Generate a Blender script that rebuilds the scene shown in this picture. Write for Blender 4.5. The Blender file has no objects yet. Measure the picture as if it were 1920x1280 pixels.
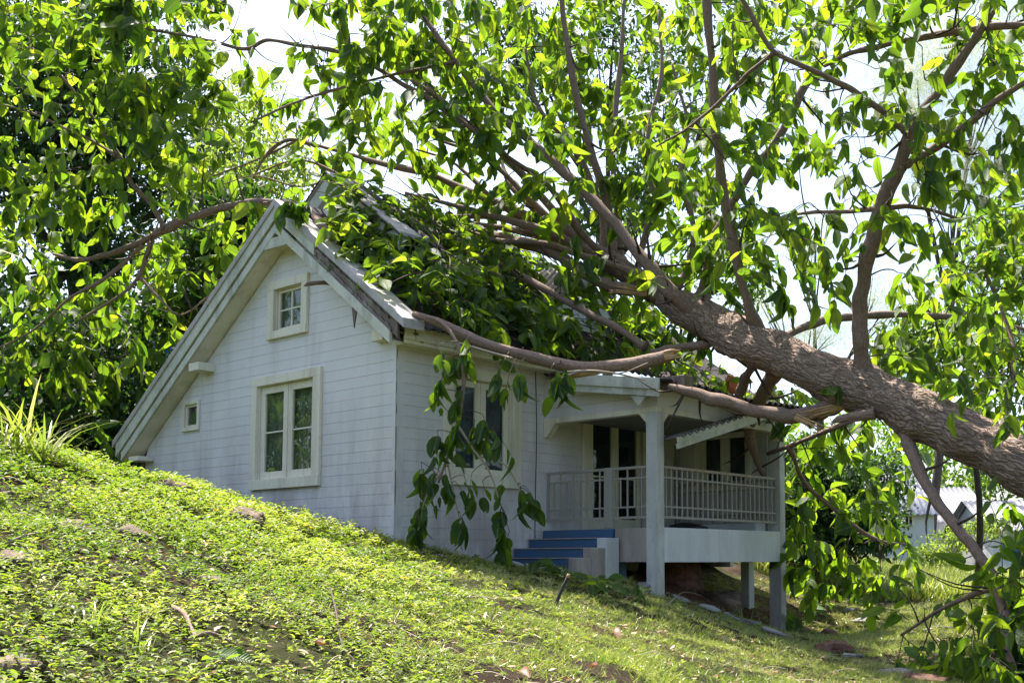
import bpy, math, random
import numpy as np
from mathutils import Vector, Matrix
random.seed(7); rng = np.random.default_rng(7)
S = bpy.context.scene
COL = S.collection
# ------------------------------------------------------------------ camera, sky, sun, exposure
CAM = np.array([11.511146, -9.182633, 1.6])
R_ = np.array([0.783194523, 0.62176864, -0.003177654])
U_ = np.array([0.050020561, -0.0579114, 0.997067808])
F_ = np.array([-0.619761472, 0.781056994, 0.076457108])
FPX, CX, CY = 2042.57, 1209.29, 896.17          # in 1920 x 1280 pixels
cd = bpy.data.cameras.new('camera'); cam = bpy.data.objects.new('camera', cd); COL.objects.link(cam)
cd.sensor_width = 36.0; cd.lens = FPX / 1920 * 36
cd.shift_x = (960 - CX) / 1920; cd.shift_y = (CY - 640) / 1920
cd.clip_start = 0.1; cd.clip_end = 2000
cam.matrix_world = Matrix(((R_[0], U_[0], -F_[0], CAM[0]), (R_[1], U_[1], -F_[1], CAM[1]), (R_[2], U_[2], -F_[2], CAM[2]), (0, 0, 0, 1)))
S.camera = cam
SUN_AZ = math.atan2(-0.95, 0.30); SUN_EL = math.radians(66)
W = bpy.data.worlds.new('World'); S.world = W; W.use_nodes = True
wn = W.node_tree; bg = wn.nodes['Background']
sky = wn.nodes.new('ShaderNodeTexSky'); sky.sky_type = 'NISHITA'; sky.sun_disc = False
sky.sun_elevation = SUN_EL; sky.sun_rotation = SUN_AZ
sky.air_density = 1.0; sky.dust_density = 3.0; sky.ozone_density = 1.0
wn.links.new(sky.outputs[0], bg.inputs[0]); bg.inputs[1].default_value = 0.115
sd = bpy.data.lights.new('sun', 'SUN'); sun = bpy.data.objects.new('sun', sd); COL.objects.link(sun)
sd.energy = 5.0; sd.angle = math.radians(0.53); sd.color = (1.0, 0.95, 0.86)
sdir = Vector((math.sin(SUN_AZ) * math.cos(SUN_EL), math.cos(SUN_AZ) * math.cos(SUN_EL), math.sin(SUN_EL)))
sun.rotation_euler = sdir.to_track_quat('Z', 'Y').to_euler()
S.view_settings.view_transform = 'Standard'; S.view_settings.look = 'None'
S.view_settings.exposure = 1.6; S.view_settings.gamma = 1.0
S.cycles.max_bounces = 8; S.cycles.transparent_max_bounces = 12; S.cycles.transmission_bounces = 6
S.cycles.use_denoising = True

def P(x, y, d):      # a point d metres deep along the ray of a photograph pixel
    return CAM + (F_ + R_ * (x - CX) / FPX - U_ * (y - CY) / FPX) * d
def on(ax, val, x, y):
    r = F_ + R_ * (x - CX) / FPX - U_ * (y - CY) / FPX
    return CAM + r * ((val - CAM[ax]) / r[ax])
def proj(Q):
    v = np.asarray(Q, float) - CAM; z = v @ F_
    return CX + FPX * (v @ R_) / z, CY - FPX * (v @ U_) / z, z

# ------------------------------------------------------------------ noise
_lat = rng.random((64, 64, 64)).astype(np.float32)
def vnoise(p):
    p = np.asarray(p, float); i = np.floor(p).astype(int); f = p - i; f = f * f * (3 - 2 * f); i &= 63; j = (i + 1) & 63
    x0, y0, z0 = i[..., 0], i[..., 1], i[..., 2]; x1, y1, z1 = j[..., 0], j[..., 1], j[..., 2]; fx, fy, fz = f[..., 0], f[..., 1], f[..., 2]
    a = _lat[x0, y0, z0] * (1 - fx) + _lat[x1, y0, z0] * fx; b = _lat[x0, y1, z0] * (1 - fx) + _lat[x1, y1, z0] * fx
    c = _lat[x0, y0, z1] * (1 - fx) + _lat[x1, y0, z1] * fx; d = _lat[x0, y1, z1] * (1 - fx) + _lat[x1, y1, z1] * fx
    return (a * (1 - fy) + b * fy) * (1 - fz) + (c * (1 - fy) + d * fy) * fz
def n2(x, y, s, o=0.0): return vnoise(np.stack([np.asarray(x) * s + 7.3 + o, np.asarray(y) * s + 3.1, np.full(np.shape(x), 0.5 + o)], -1))

# ------------------------------------------------------------------ materials
def new_mat(name):
    m = bpy.data.materials.new(name); m.use_nodes = True
    nt = m.node_tree; return m, nt, nt.nodes['Principled BSDF'], nt.nodes['Material Output']
def nd(nt, t, **k):
    n = nt.nodes.new(t)
    for a, b in k.items():
        if isinstance(a, str) and hasattr(n, a): setattr(n, a, b)
    return n
def ramp(nt, fac, stops):
    r = nt.nodes.new('ShaderNodeValToRGB'); e = r.color_ramp.elements
    while len(e) < len(stops): e.new(0.5)
    for q, (p, c) in zip(e, stops): q.position = p; q.color = (*c, 1) if len(c) == 3 else c
    nt.links.new(fac, r.inputs[0]); return r.outputs[0]
def noise(nt, vec, scale, detail=5, rough=0.6, scl=None):
    if scl:
        mp = nt.nodes.new('ShaderNodeMapping'); mp.inputs['Scale'].default_value = scl; nt.links.new(vec, mp.inputs[0]); vec = mp.outputs[0]
    n = nt.nodes.new('ShaderNodeTexNoise'); n.inputs['Scale'].default_value = scale; n.inputs['Detail'].default_value = detail; n.inputs['Roughness'].default_value = rough
    nt.links.new(vec, n.inputs['Vector']); return n.outputs['Fac']
def mixc(nt, fac, a, b, blend='MIX'):
    m = nt.nodes.new('ShaderNodeMix'); m.data_type = 'RGBA'; m.blend_type = blend
    for s, v in ((0, fac), (6, a), (7, b)):
        if hasattr(v, 'links'): nt.links.new(v, m.inputs[s])
        else: m.inputs[s].default_value = v if s == 0 else (*v, 1)
    return m.outputs[2]
def bump(nt, bs, h, strength=0.5, dist=0.01):
    b = nt.nodes.new('ShaderNodeBump'); b.inputs['Strength'].default_value = strength; b.inputs['Distance'].default_value = dist
    nt.links.new(h, b.inputs['Height']); nt.links.new(b.outputs[0], bs.inputs['Normal'])
def coord(nt, which='Object'):
    g = nt.nodes.new('ShaderNodeNewGeometry') if which == 'World' else nt.nodes.new('ShaderNodeTexCoord')
    return g.outputs['Position'] if which == 'World' else g.outputs[which]

def paint(name, base, dirt=(0.30, 0.26, 0.20), amount=0.5, green=0.0, low=None, rough=0.55):
    m, nt, bs, out = new_mat(name); v = coord(nt, 'World')
    c = mixc(nt, ramp(nt, noise(nt, v, 1.3, 6), [(0.35, (0, 0, 0)), (0.75, (1, 1, 1))]), base, tuple(b * 0.90 for b in base))
    st = noise(nt, v, 3.0, 8, 0.7, (1, 1, 0.12))                      # vertical run-off streaks
    c = mixc(nt, ramp(nt, st, [(0.50, (0, 0, 0)), (0.78, (amount,) * 3)]), c, dirt)
    sp = noise(nt, v, 14, 8, 0.75)
    c = mixc(nt, ramp(nt, sp, [(0.56, (0, 0, 0)), (0.80, (amount * 0.9,) * 3)]), c, tuple(d * 0.7 for d in dirt))
    if green: c = mixc(nt, ramp(nt, noise(nt, v, 5, 8, 0.7), [(0.45, (0, 0, 0)), (0.7, (green,) * 3)]), c, (0.20, 0.23, 0.13))
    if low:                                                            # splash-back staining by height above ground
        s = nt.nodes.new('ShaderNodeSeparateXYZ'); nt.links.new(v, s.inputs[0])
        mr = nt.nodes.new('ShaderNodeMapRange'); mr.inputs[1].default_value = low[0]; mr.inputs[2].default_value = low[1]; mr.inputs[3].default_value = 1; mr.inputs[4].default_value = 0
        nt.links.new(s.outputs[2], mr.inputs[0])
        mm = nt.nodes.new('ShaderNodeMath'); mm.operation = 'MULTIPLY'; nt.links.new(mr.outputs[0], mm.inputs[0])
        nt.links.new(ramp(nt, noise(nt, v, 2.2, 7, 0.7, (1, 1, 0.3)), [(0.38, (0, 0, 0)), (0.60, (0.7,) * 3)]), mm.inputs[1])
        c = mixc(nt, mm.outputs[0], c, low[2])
    nt.links.new(c, bs.inputs['Base Color']); bs.inputs['Roughness'].default_value = rough; bs.inputs['Specular IOR Level'].default_value = 0.3
    bump(nt, bs, noise(nt, v, 30, 6, 0.7), 0.25, 0.004); return m
M = {}
M['siding'] = paint('siding_paint', (0.71, 0.675, 0.675), (0.38, 0.34, 0.32), 0.45, low=(1.7, 4.2, (0.30, 0.225, 0.225)))
M['trim'] = paint('trim_paint', (0.76, 0.70, 0.575), (0.34, 0.26, 0.18), 0.65)
M['old_trim'] = paint('weathered_trim', (0.60, 0.59, 0.51), (0.17, 0.15, 0.12), 0.85, 0.42)
M['cap'] = paint('mossy_cap', (0.47, 0.42, 0.42), (0.20, 0.18, 0.14), 0.9, 0.55)
M['porch'] = paint('porch_paint', (0.66, 0.67, 0.68), (0.30, 0.24, 0.20), 0.35, low=(0.6, 2.6, (0.30, 0.24, 0.21)))
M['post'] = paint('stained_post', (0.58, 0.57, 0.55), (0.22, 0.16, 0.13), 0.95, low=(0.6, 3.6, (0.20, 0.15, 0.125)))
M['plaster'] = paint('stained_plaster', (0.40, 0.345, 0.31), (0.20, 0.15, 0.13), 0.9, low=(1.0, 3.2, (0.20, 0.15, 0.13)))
M['rail'] = paint('rail_paint', (0.33, 0.30, 0.26), (0.22, 0.15, 0.10), 0.5)
M['rust_rail'] = paint('rusty_rail_paint', (0.36, 0.29, 0.22), (0.26, 0.12, 0.05), 1.0)
M['blue'] = paint('blue_steps', (0.05, 0.115, 0.23), (0.10, 0.10, 0.10), 0.8)
M['bluetrim'] = paint('blue_trim', (0.03, 0.14, 0.38), (0.1, 0.1, 0.12), 0.2)
M['rotten'] = paint('rotten_board', (0.15, 0.11, 0.09), (0.45, 0.42, 0.36), 0.9)
M['cream'] = paint('cream_wall', (0.62, 0.58, 0.46), (0.35, 0.3, 0.25), 0.3)
M['floor'] = paint('porch_floor', (0.25, 0.24, 0.23), (0.1, 0.09, 0.08), 0.5)
M['white'] = paint('far_white_wall', (0.66, 0.66, 0.68), (0.35, 0.33, 0.3), 0.3)
M['roof'] = paint('corrugated_roof', (0.07, 0.055, 0.06), (0.025, 0.022, 0.025), 0.7, rough=1.0)
M['roof_light'] = paint('pale_corrugated_roof', (0.42, 0.41, 0.45), (0.18, 0.12, 0.10), 0.7)
M['sheet'] = paint('broken_sheet', (0.30, 0.29, 0.29), (0.2, 0.17, 0.13), 0.8)
M['orange'] = paint('orange_tile', (0.62, 0.20, 0.08), (0.4, 0.2, 0.1), 0.3)
def flat(name, c, rough=0.8, spec=0.3):
    m, nt, bs, out = new_mat(name); v = coord(nt)
    nt.links.new(mixc(nt, noise(nt, v, 9, 5), tuple(x * 0.75 for x in c), tuple(min(1, x * 1.25) for x in c)), bs.inputs['Base Color'])
    bs.inputs['Roughness'].default_value = rough; bs.inputs['Specular IOR Level'].default_value = spec; return m
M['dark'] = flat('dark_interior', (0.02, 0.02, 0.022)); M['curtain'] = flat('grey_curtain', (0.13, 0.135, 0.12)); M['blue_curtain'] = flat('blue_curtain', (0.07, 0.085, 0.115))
M['plastic'] = flat('black_plastic', (0.02, 0.02, 0.02), 0.5); M['cable'] = flat('dark_cable', (0.05, 0.045, 0.045))
def glass():
    m, nt, bs, out = new_mat('window_glass'); nt.nodes.remove(bs)
    t = nt.nodes.new('ShaderNodeBsdfTransparent'); t.inputs[0].default_value = (0.88, 0.91, 0.88, 1)
    g = nt.nodes.new('ShaderNodeBsdfGlossy'); g.inputs['Roughness'].default_value = 0.03; g.inputs[0].default_value = (0.7, 0.73, 0.71, 1)
    lw = nt.nodes.new('ShaderNodeLayerWeight'); lw.inputs[0].default_value = 0.5; fr = nt.nodes.new('ShaderNodeMath'); fr.operation = 'POWER'; fr.inputs[1].default_value = 3.5; nt.links.new(lw.outputs['Facing'], fr.inputs[0])
    ad = nt.nodes.new('ShaderNodeMath'); ad.operation = 'ADD'; ad.inputs[1].default_value = 0.03; nt.links.new(fr.outputs[0], ad.inputs[0])
    bp = nt.nodes.new('ShaderNodeBump'); bp.inputs['Strength'].default_value = 0.15; bp.inputs['Distance'].default_value = 0.02; nt.links.new(noise(nt, coord(nt, 'World'), 3, 2), bp.inputs['Height']); nt.links.new(bp.outputs[0], g.inputs['Normal'])
    mx = nt.nodes.new('ShaderNodeMixShader'); nt.links.new(ad.outputs[0], mx.inputs[0]); nt.links.new(t.outputs[0], mx.inputs[1]); nt.links.new(g.outputs[0], mx.inputs[2])
    nt.links.new(mx.outputs[0], out.inputs[0]); return m
M['glass'] = glass()

def leafmat(name, stops, trans, tfac=0.45, rough=0.5, vein=True, spec=0.32):
    m, nt, bs, out = new_mat(name)
    a = nt.nodes.new('ShaderNodeAttribute'); a.attribute_name = 'rnd'
    c = ramp(nt, a.outputs['Fac'], stops)
    tc = ramp(nt, a.outputs['Fac'], trans)
    if vein:
        uv = nt.nodes.new('ShaderNodeUVMap'); s = nt.nodes.new('ShaderNodeSeparateXYZ'); nt.links.new(uv.outputs[0], s.inputs[0])
        ab = nt.nodes.new('ShaderNodeMath'); ab.operation = 'ABSOLUTE'; nt.links.new(s.outputs[1], ab.inputs[0])
        # side veins: stripes of (u - 0.7|v|)
        q = nt.nodes.new('ShaderNodeMath'); q.operation = 'MULTIPLY_ADD'; q.inputs[1].default_value = -0.9; nt.links.new(ab.outputs[0], q.inputs[0]); nt.links.new(s.outputs[0], q.inputs[2])
        w = nt.nodes.new('ShaderNodeMath'); w.operation = 'MULTIPLY'; w.inputs[1].default_value = 75; nt.links.new(q.outputs[0], w.inputs[0])
        sn = nt.nodes.new('ShaderNodeMath'); sn.operation = 'SINE'; nt.links.new(w.outputs[0], sn.inputs[0])
        mid = ramp(nt, ab.outputs[0], [(0.0, (1, 1, 1)), (0.012, (1, 1, 1)), (0.03, (0, 0, 0))])
        c = mixc(nt, mid, c, (0.20, 0.26, 0.08))
        vv = ramp(nt, sn.outputs[0], [(0.6, (0, 0, 0)), (1.0, (0.28, 0.28, 0.28))])
        tc = mixc(nt, vv, tc, (0.10, 0.20, 0.02)); tc = mixc(nt, mid, tc, (0.15, 0.2, 0.03))
        bump(nt, bs, sn.outputs[0], 0.35, 0.004)
    nt.links.new(c, bs.inputs['Base Color']); bs.inputs['Roughness'].default_value = rough; bs.inputs['Specular IOR Level'].default_value = spec
    t = nt.nodes.new('ShaderNodeBsdfTranslucent'); nt.links.new(tc, t.inputs[0])
    mx = nt.nodes.new('ShaderNodeMixShader'); mx.inputs[0].default_value = tfac
    nt.links.new(bs.outputs[0], mx.inputs[1]); nt.links.new(t.outputs[0], mx.inputs[2]); nt.links.new(mx.outputs[0], out.inputs[0]); return m
M['leaf'] = leafmat('broad_leaf', [(0, (0.018, 0.048, 0.013)), (0.5, (0.034, 0.082, 0.018)), (0.85, (0.07, 0.125, 0.025)), (0.97, (0.24, 0.19, 0.03))],
                    [(0, (0.11, 0.24, 0.013)), (0.5, (0.30, 0.48, 0.015)), (0.88, (0.50, 0.63, 0.025)), (1.0, (0.75, 0.54, 0.04))], 0.55)
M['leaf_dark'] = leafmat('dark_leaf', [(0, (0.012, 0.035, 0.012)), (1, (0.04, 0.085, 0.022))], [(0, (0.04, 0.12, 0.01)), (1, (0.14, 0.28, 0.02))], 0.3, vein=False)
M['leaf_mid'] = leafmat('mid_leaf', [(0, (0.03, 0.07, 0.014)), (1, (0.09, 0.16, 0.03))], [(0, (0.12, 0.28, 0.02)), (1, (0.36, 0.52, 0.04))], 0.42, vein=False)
M['leaf_light'] = leafmat('light_leaf', [(0, (0.06, 0.11, 0.02)), (1, (0.16, 0.22, 0.05))], [(0, (0.25, 0.40, 0.04)), (1, (0.5, 0.6, 0.09))], 0.45, vein=False)
M['needle'] = leafmat('hazed_casuarina_needle', [(0, (0.22, 0.25, 0.15)), (1, (0.36, 0.39, 0.26))], [(0, (0.45, 0.5, 0.3)), (1, (0.65, 0.7, 0.45))], 0.5, vein=False)  # distance haze is put into the colour: needles made pale and bright
M['cover'] = leafmat('creeper_leaf', [(0, (0.035, 0.06, 0.013)), (0.5, (0.17, 0.205, 0.03)), (0.94, (0.42, 0.42, 0.09)), (1.0, (0.55, 0.36, 0.02))],
                     [(0, (0.12, 0.24, 0.015)), (0.5, (0.28, 0.40, 0.025)), (0.94, (0.48, 0.54, 0.05)), (1.0, (0.8, 0.5, 0.03))], 0.42, vein=False)
M['grass'] = leafmat('grass_blade', [(0, (0.11, 0.14, 0.03)), (0.6, (0.38, 0.40, 0.11)), (1.0, (0.64, 0.56, 0.33))],
                     [(0, (0.2, 0.34, 0.03)), (0.6, (0.42, 0.50, 0.06)), (1.0, (0.6, 0.52, 0.22))], 0.38, rough=0.38, vein=False, spec=0.6)
M['deadleaf'] = leafmat('dead_leaf', [(0, (0.16, 0.06, 0.03)), (0.5, (0.24, 0.13, 0.07)), (0.93, (0.34, 0.25, 0.16)), (1.0, (0.55, 0.50, 0.38))],
                        [(0, (0.25, 0.09, 0.03)), (1.0, (0.5, 0.35, 0.2))], 0.2, vein=False)
def bark(name, c0, c1, c2, vs=1.0, strength=1.0, lichen=0.25):
    m, nt, bs, out = new_mat(name)
    uv = nt.nodes.new('ShaderNodeUVMap').outputs[0]
    wob = nt.nodes.new('ShaderNodeTexNoise'); wob.inputs['Scale'].default_value = 5; wob.inputs['Detail'].default_value = 3; nt.links.new(uv, wob.inputs['Vector'])
    mm = nt.nodes.new('ShaderNodeMix'); mm.data_type = 'VECTOR'; mm.inputs[0].default_value = 0.16; nt.links.new(uv, mm.inputs[4]); nt.links.new(wob.outputs['Color'], mm.inputs[5])
    mp = nt.nodes.new('ShaderNodeMapping'); mp.inputs['Scale'].default_value = (38 * vs, 6.5 * vs, 1); nt.links.new(mm.outputs[1], mp.inputs[0])
    vo = nt.nodes.new('ShaderNodeTexVoronoi'); vo.feature = 'DISTANCE_TO_EDGE'; vo.inputs['Scale'].default_value = 1.0; nt.links.new(mp.outputs[0], vo.inputs['Vector'])
    plate = ramp(nt, vo.outputs['Distance'], [(0.0, (0, 0, 0)), (0.12, (0.6, 0.6, 0.6)), (0.4, (1, 1, 1))])
    fine = noise(nt, uv, 60, 8, 0.7, (1, 0.35, 1)); big = noise(nt, uv, 2.2, 5, 0.6)
    c = mixc(nt, ramp(nt, fine, [(0.3, (0, 0, 0)), (0.7, (1, 1, 1))]), c0, c1)
    c = mixc(nt, ramp(nt, big, [(0.4, (0, 0, 0)), (0.7, (0.6,) * 3)]), c, c2)
    c = mixc(nt, ramp(nt, vo.outputs['Distance'], [(0.0, (0.55,) * 3), (0.14, (0, 0, 0))]), c, tuple(x * 0.35 for x in c0))
    c = mixc(nt, ramp(nt, noise(nt, uv, 16, 6, 0.7), [(0.60, (0, 0, 0)), (0.68, (lichen * 2,) * 3)]), c, (0.36, 0.36, 0.31))
    nt.links.new(c, bs.inputs['Base Color']); bs.inputs['Roughness'].default_value = 0.85; bs.inputs['Specular IOR Level'].default_value = 0.2
    h = nt.nodes.new('ShaderNodeMath'); h.operation = 'MULTIPLY_ADD'; h.inputs[1].default_value = 0.45; nt.links.new(fine, h.inputs[0]); nt.links.new(plate, h.inputs[2])
    bump(nt, bs, h.outputs[0], 0.9 * strength, 0.03 * strength); return m
M['bark'] = bark('trunk_bark', (0.22, 0.148, 0.113), (0.43, 0.305, 0.24), (0.33, 0.245, 0.20))
M['limb'] = bark('limb_bark', (0.20, 0.13, 0.10), (0.33, 0.23, 0.185), (0.25, 0.18, 0.155), 2.2, 0.35, 0.3)
M['bark_dark'] = bark('far_bark', (0.05, 0.04, 0.033), (0.11, 0.09, 0.075), (0.08, 0.07, 0.06), 1.0, 0.6, 0.1)
M['twig'] = flat('twig', (0.075, 0.05, 0.04)); M['pale_twig'] = flat('dry_twig', (0.33, 0.27, 0.21))
def wood():
    m, nt, bs, out = new_mat('torn_wood'); v = coord(nt, 'UV')
    c = ramp(nt, noise(nt, v, 30, 6, 0.7, (3, 0.25, 1)), [(0.3, (0.20, 0.10, 0.045)), (0.5, (0.46, 0.28, 0.13)), (0.7, (0.66, 0.47, 0.27))])
    nt.links.new(c, bs.inputs['Base Color']); bs.inputs['Roughness'].default_value = 0.7; bump(nt, bs, noise(nt, v, 40, 6, 0.7, (3, 0.25, 1)), 0.8, 0.01); return m
M['wood'] = wood()
def soil():
    m, nt, bs, out = new_mat('soil'); v = coord(nt, 'World')
    c = ramp(nt, noise(nt, v, 3.5, 9, 0.7), [(0.3, (0.03, 0.02, 0.014)), (0.5, (0.075, 0.05, 0.034)), (0.72, (0.17, 0.125, 0.09))])
    a = nt.nodes.new('ShaderNodeAttribute'); a.attribute_name = 'green'
    g = ramp(nt, noise(nt, v, 12, 8, 0.7), [(0.35, (0.035, 0.06, 0.012)), (0.7, (0.10, 0.14, 0.03))])
    c = mixc(nt, a.outputs['Fac'], c, g)
    a2 = nt.nodes.new('ShaderNodeAttribute'); a2.attribute_name = 'red'; c = mixc(nt, a2.outputs['Fac'], c, ramp(nt, noise(nt, v, 6, 9, 0.75), [(0.3, (0.10, 0.04, 0.025)), (0.6, (0.26, 0.13, 0.09)), (0.75, (0.36, 0.24, 0.18))]))
    nt.links.new(c, bs.inputs['Base Color']); bs.inputs['Roughness'].default_value = 0.95; bs.inputs['Specular IOR Level'].default_value = 0.1
    bump(nt, bs, noise(nt, v, 22, 12, 0.85), 1.0, 0.12); return m
M['soil'] = soil()
def rockm(name, a, b):
    m, nt, bs, out = new_mat(name); v = coord(nt, 'World')
    c = ramp(nt, noise(nt, v, 7, 9, 0.72), [(0.3, tuple(x * 0.4 for x in a)), (0.5, a), (0.7, b)])
    nt.links.new(c, bs.inputs['Base Color']); bs.inputs['Roughness'].default_value = 0.9; bump(nt, bs, noise(nt, v, 25, 9, 0.75), 0.9, 0.03); return m
M['rock'] = rockm('brown_rock', (0.16, 0.11, 0.08), (0.33, 0.25, 0.19)); M['redrock'] = rockm('red_rock', (0.17, 0.08, 0.055), (0.30, 0.17, 0.13)); M['greyrock'] = rockm('grey_rubble', (0.25, 0.23, 0.22), (0.45, 0.43, 0.42))

# ------------------------------------------------------------------ object helpers
def props(o, label=None, cat=None, group=None, kind=None):
    if label: o['label'] = label
    if cat: o['category'] = cat
    if group: o['group'] = group
    if kind: o['kind'] = kind
    return o
def thing(name, label, cat, loc=(0, 0, 0), group=None):
    o = bpy.data.objects.new(name, None); COL.objects.link(o); o.location = [float(v) for v in loc]; o.empty_display_size = 0.2
    return props(o, label, cat, group)
def link(name, me, mat, parent=None, bevel=0.0):
    o = bpy.data.objects.new(name, me); COL.objects.link(o)
    if mat is not None and len(me.materials) == 0: me.materials.append(mat)
    if parent is not None:
        o.parent = parent; pm = Matrix.Identity(4); q = parent
        while q is not None: pm = Matrix.Translation(q.location) @ pm; q = q.parent
        o.location = -pm.translation if parent.location.length or parent.parent else (0, 0, 0)
        # vertices are written in world coordinates; keep them there
    if bevel:
        b = o.modifiers.new('bevel', 'BEVEL'); b.width = bevel; b.segments = 2; b.limit_method = 'ANGLE'; b.angle_limit = math.radians(40)
    return o
def mesh_np(name, V, T, mat, parent=None, uv=None, rnd=None, smooth=True, extra=None):
    V = np.ascontiguousarray(V, np.float32); T = np.ascontiguousarray(T, np.int32); k = T.shape[1]
    me = bpy.data.meshes.new(name); me.vertices.add(len(V)); me.vertices.foreach_set('co', V.ravel())
    me.loops.add(T.size); me.loops.foreach_set('vertex_index', T.ravel())
    me.polygons.add(len(T)); me.polygons.foreach_set('loop_start', np.arange(0, T.size, k, dtype=np.int32))
    me.polygons.foreach_set('loop_total', np.full(len(T), k, np.int32))
    me.polygons.foreach_set('use_smooth', np.full(len(T), smooth, bool))
    if uv is not None:
        l = me.uv_layers.new(name='UVMap'); l.data.foreach_set('uv', np.ascontiguousarray(np.asarray(uv, np.float32)[T.ravel()]).ravel())
    for nm, arr in (('rnd', rnd), *( (extra or {}).items() )):
        if arr is not None:
            a = me.attributes.new(nm, 'FLOAT', 'POINT'); a.data.foreach_set('value', np.ascontiguousarray(arr, np.float32))
    me.update(calc_edges=True); me.validate()
    return link(name, me, mat, parent)
class MB:
    """collects boxes, prisms and sheets for one mesh"""
    def __init__(s): s.v = []; s.f = []
    def add(s, vs, fs):
        b = len(s.v); s.v += [tuple(float(c) for c in q) for q in vs]; s.f += [tuple(b + i for i in q) for q in fs]
    def hexa(s, q): s.add(q, [(0, 3, 2, 1), (4, 5, 6, 7), (0, 1, 5, 4), (1, 2, 6, 5), (2, 3, 7, 6), (3, 0, 4, 7)])
    def box(s, a, b): 
        (x0, y0, z0), (x1, y1, z1) = a, b
        s.hexa([(x0, y0, z0), (x1, y0, z0), (x1, y1, z0), (x0, y1, z0), (x0, y0, z1), (x1, y0, z1), (x1, y1, z1), (x0, y1, z1)])
    def bx(s, m, s0, s1, n0, n1, z0, z1):
        q = [m(s0, n0, z0), m(s1, n0, z0), m(s1, n1, z0), m(s0, n1, z0), m(s0, n0, z1), m(s1, n0, z1), m(s1, n1, z1), m(s0, n1, z1)]; s.hexa(q)
    def prism(s, pts, off):                          # planar polygon extruded by a vector
        n = len(pts); pts = [np.array(p, float) for p in pts]; off = np.array(off, float)
        s.add(pts + [p + off for p in pts], [tuple(range(n))[::-1], tuple(range(n, 2 * n))] + [(i, (i + 1) % n, n + (i + 1) % n, n + i) for i in range(n)])
    def beam(s, a, b, w, h, up=(0, 0, 1)):
        a = np.array(a, float); b = np.array(b, float); d = b - a; d /= np.linalg.norm(d); sd_ = np.cross(d, up); sd_ /= np.linalg.norm(sd_); u = np.cross(sd_, d)
        q = [p + sd_ * i * w / 2 + u * j * h / 2 for p in (a, b) for i, j in ((-1, -1), (1, -1), (1, 1), (-1, 1))]
        s.add(q, [(0, 1, 2, 3), (7, 6, 5, 4), (0, 4, 5, 1), (1, 5, 6, 2), (2, 6, 7, 3), (3, 7, 4, 0)])
    def build(s, name, mat, parent=None, bevel=0.0):
        me = bpy.data.meshes.new(name); me.from_pydata(s.v, [], s.f); me.validate()
        import bmesh
        bm = bmesh.new(); bm.from_mesh(me); bmesh.ops.recalc_face_normals(bm, faces=bm.faces); bm.to_mesh(me); bm.free()
        return link(name, me, mat, parent, bevel)

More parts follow.
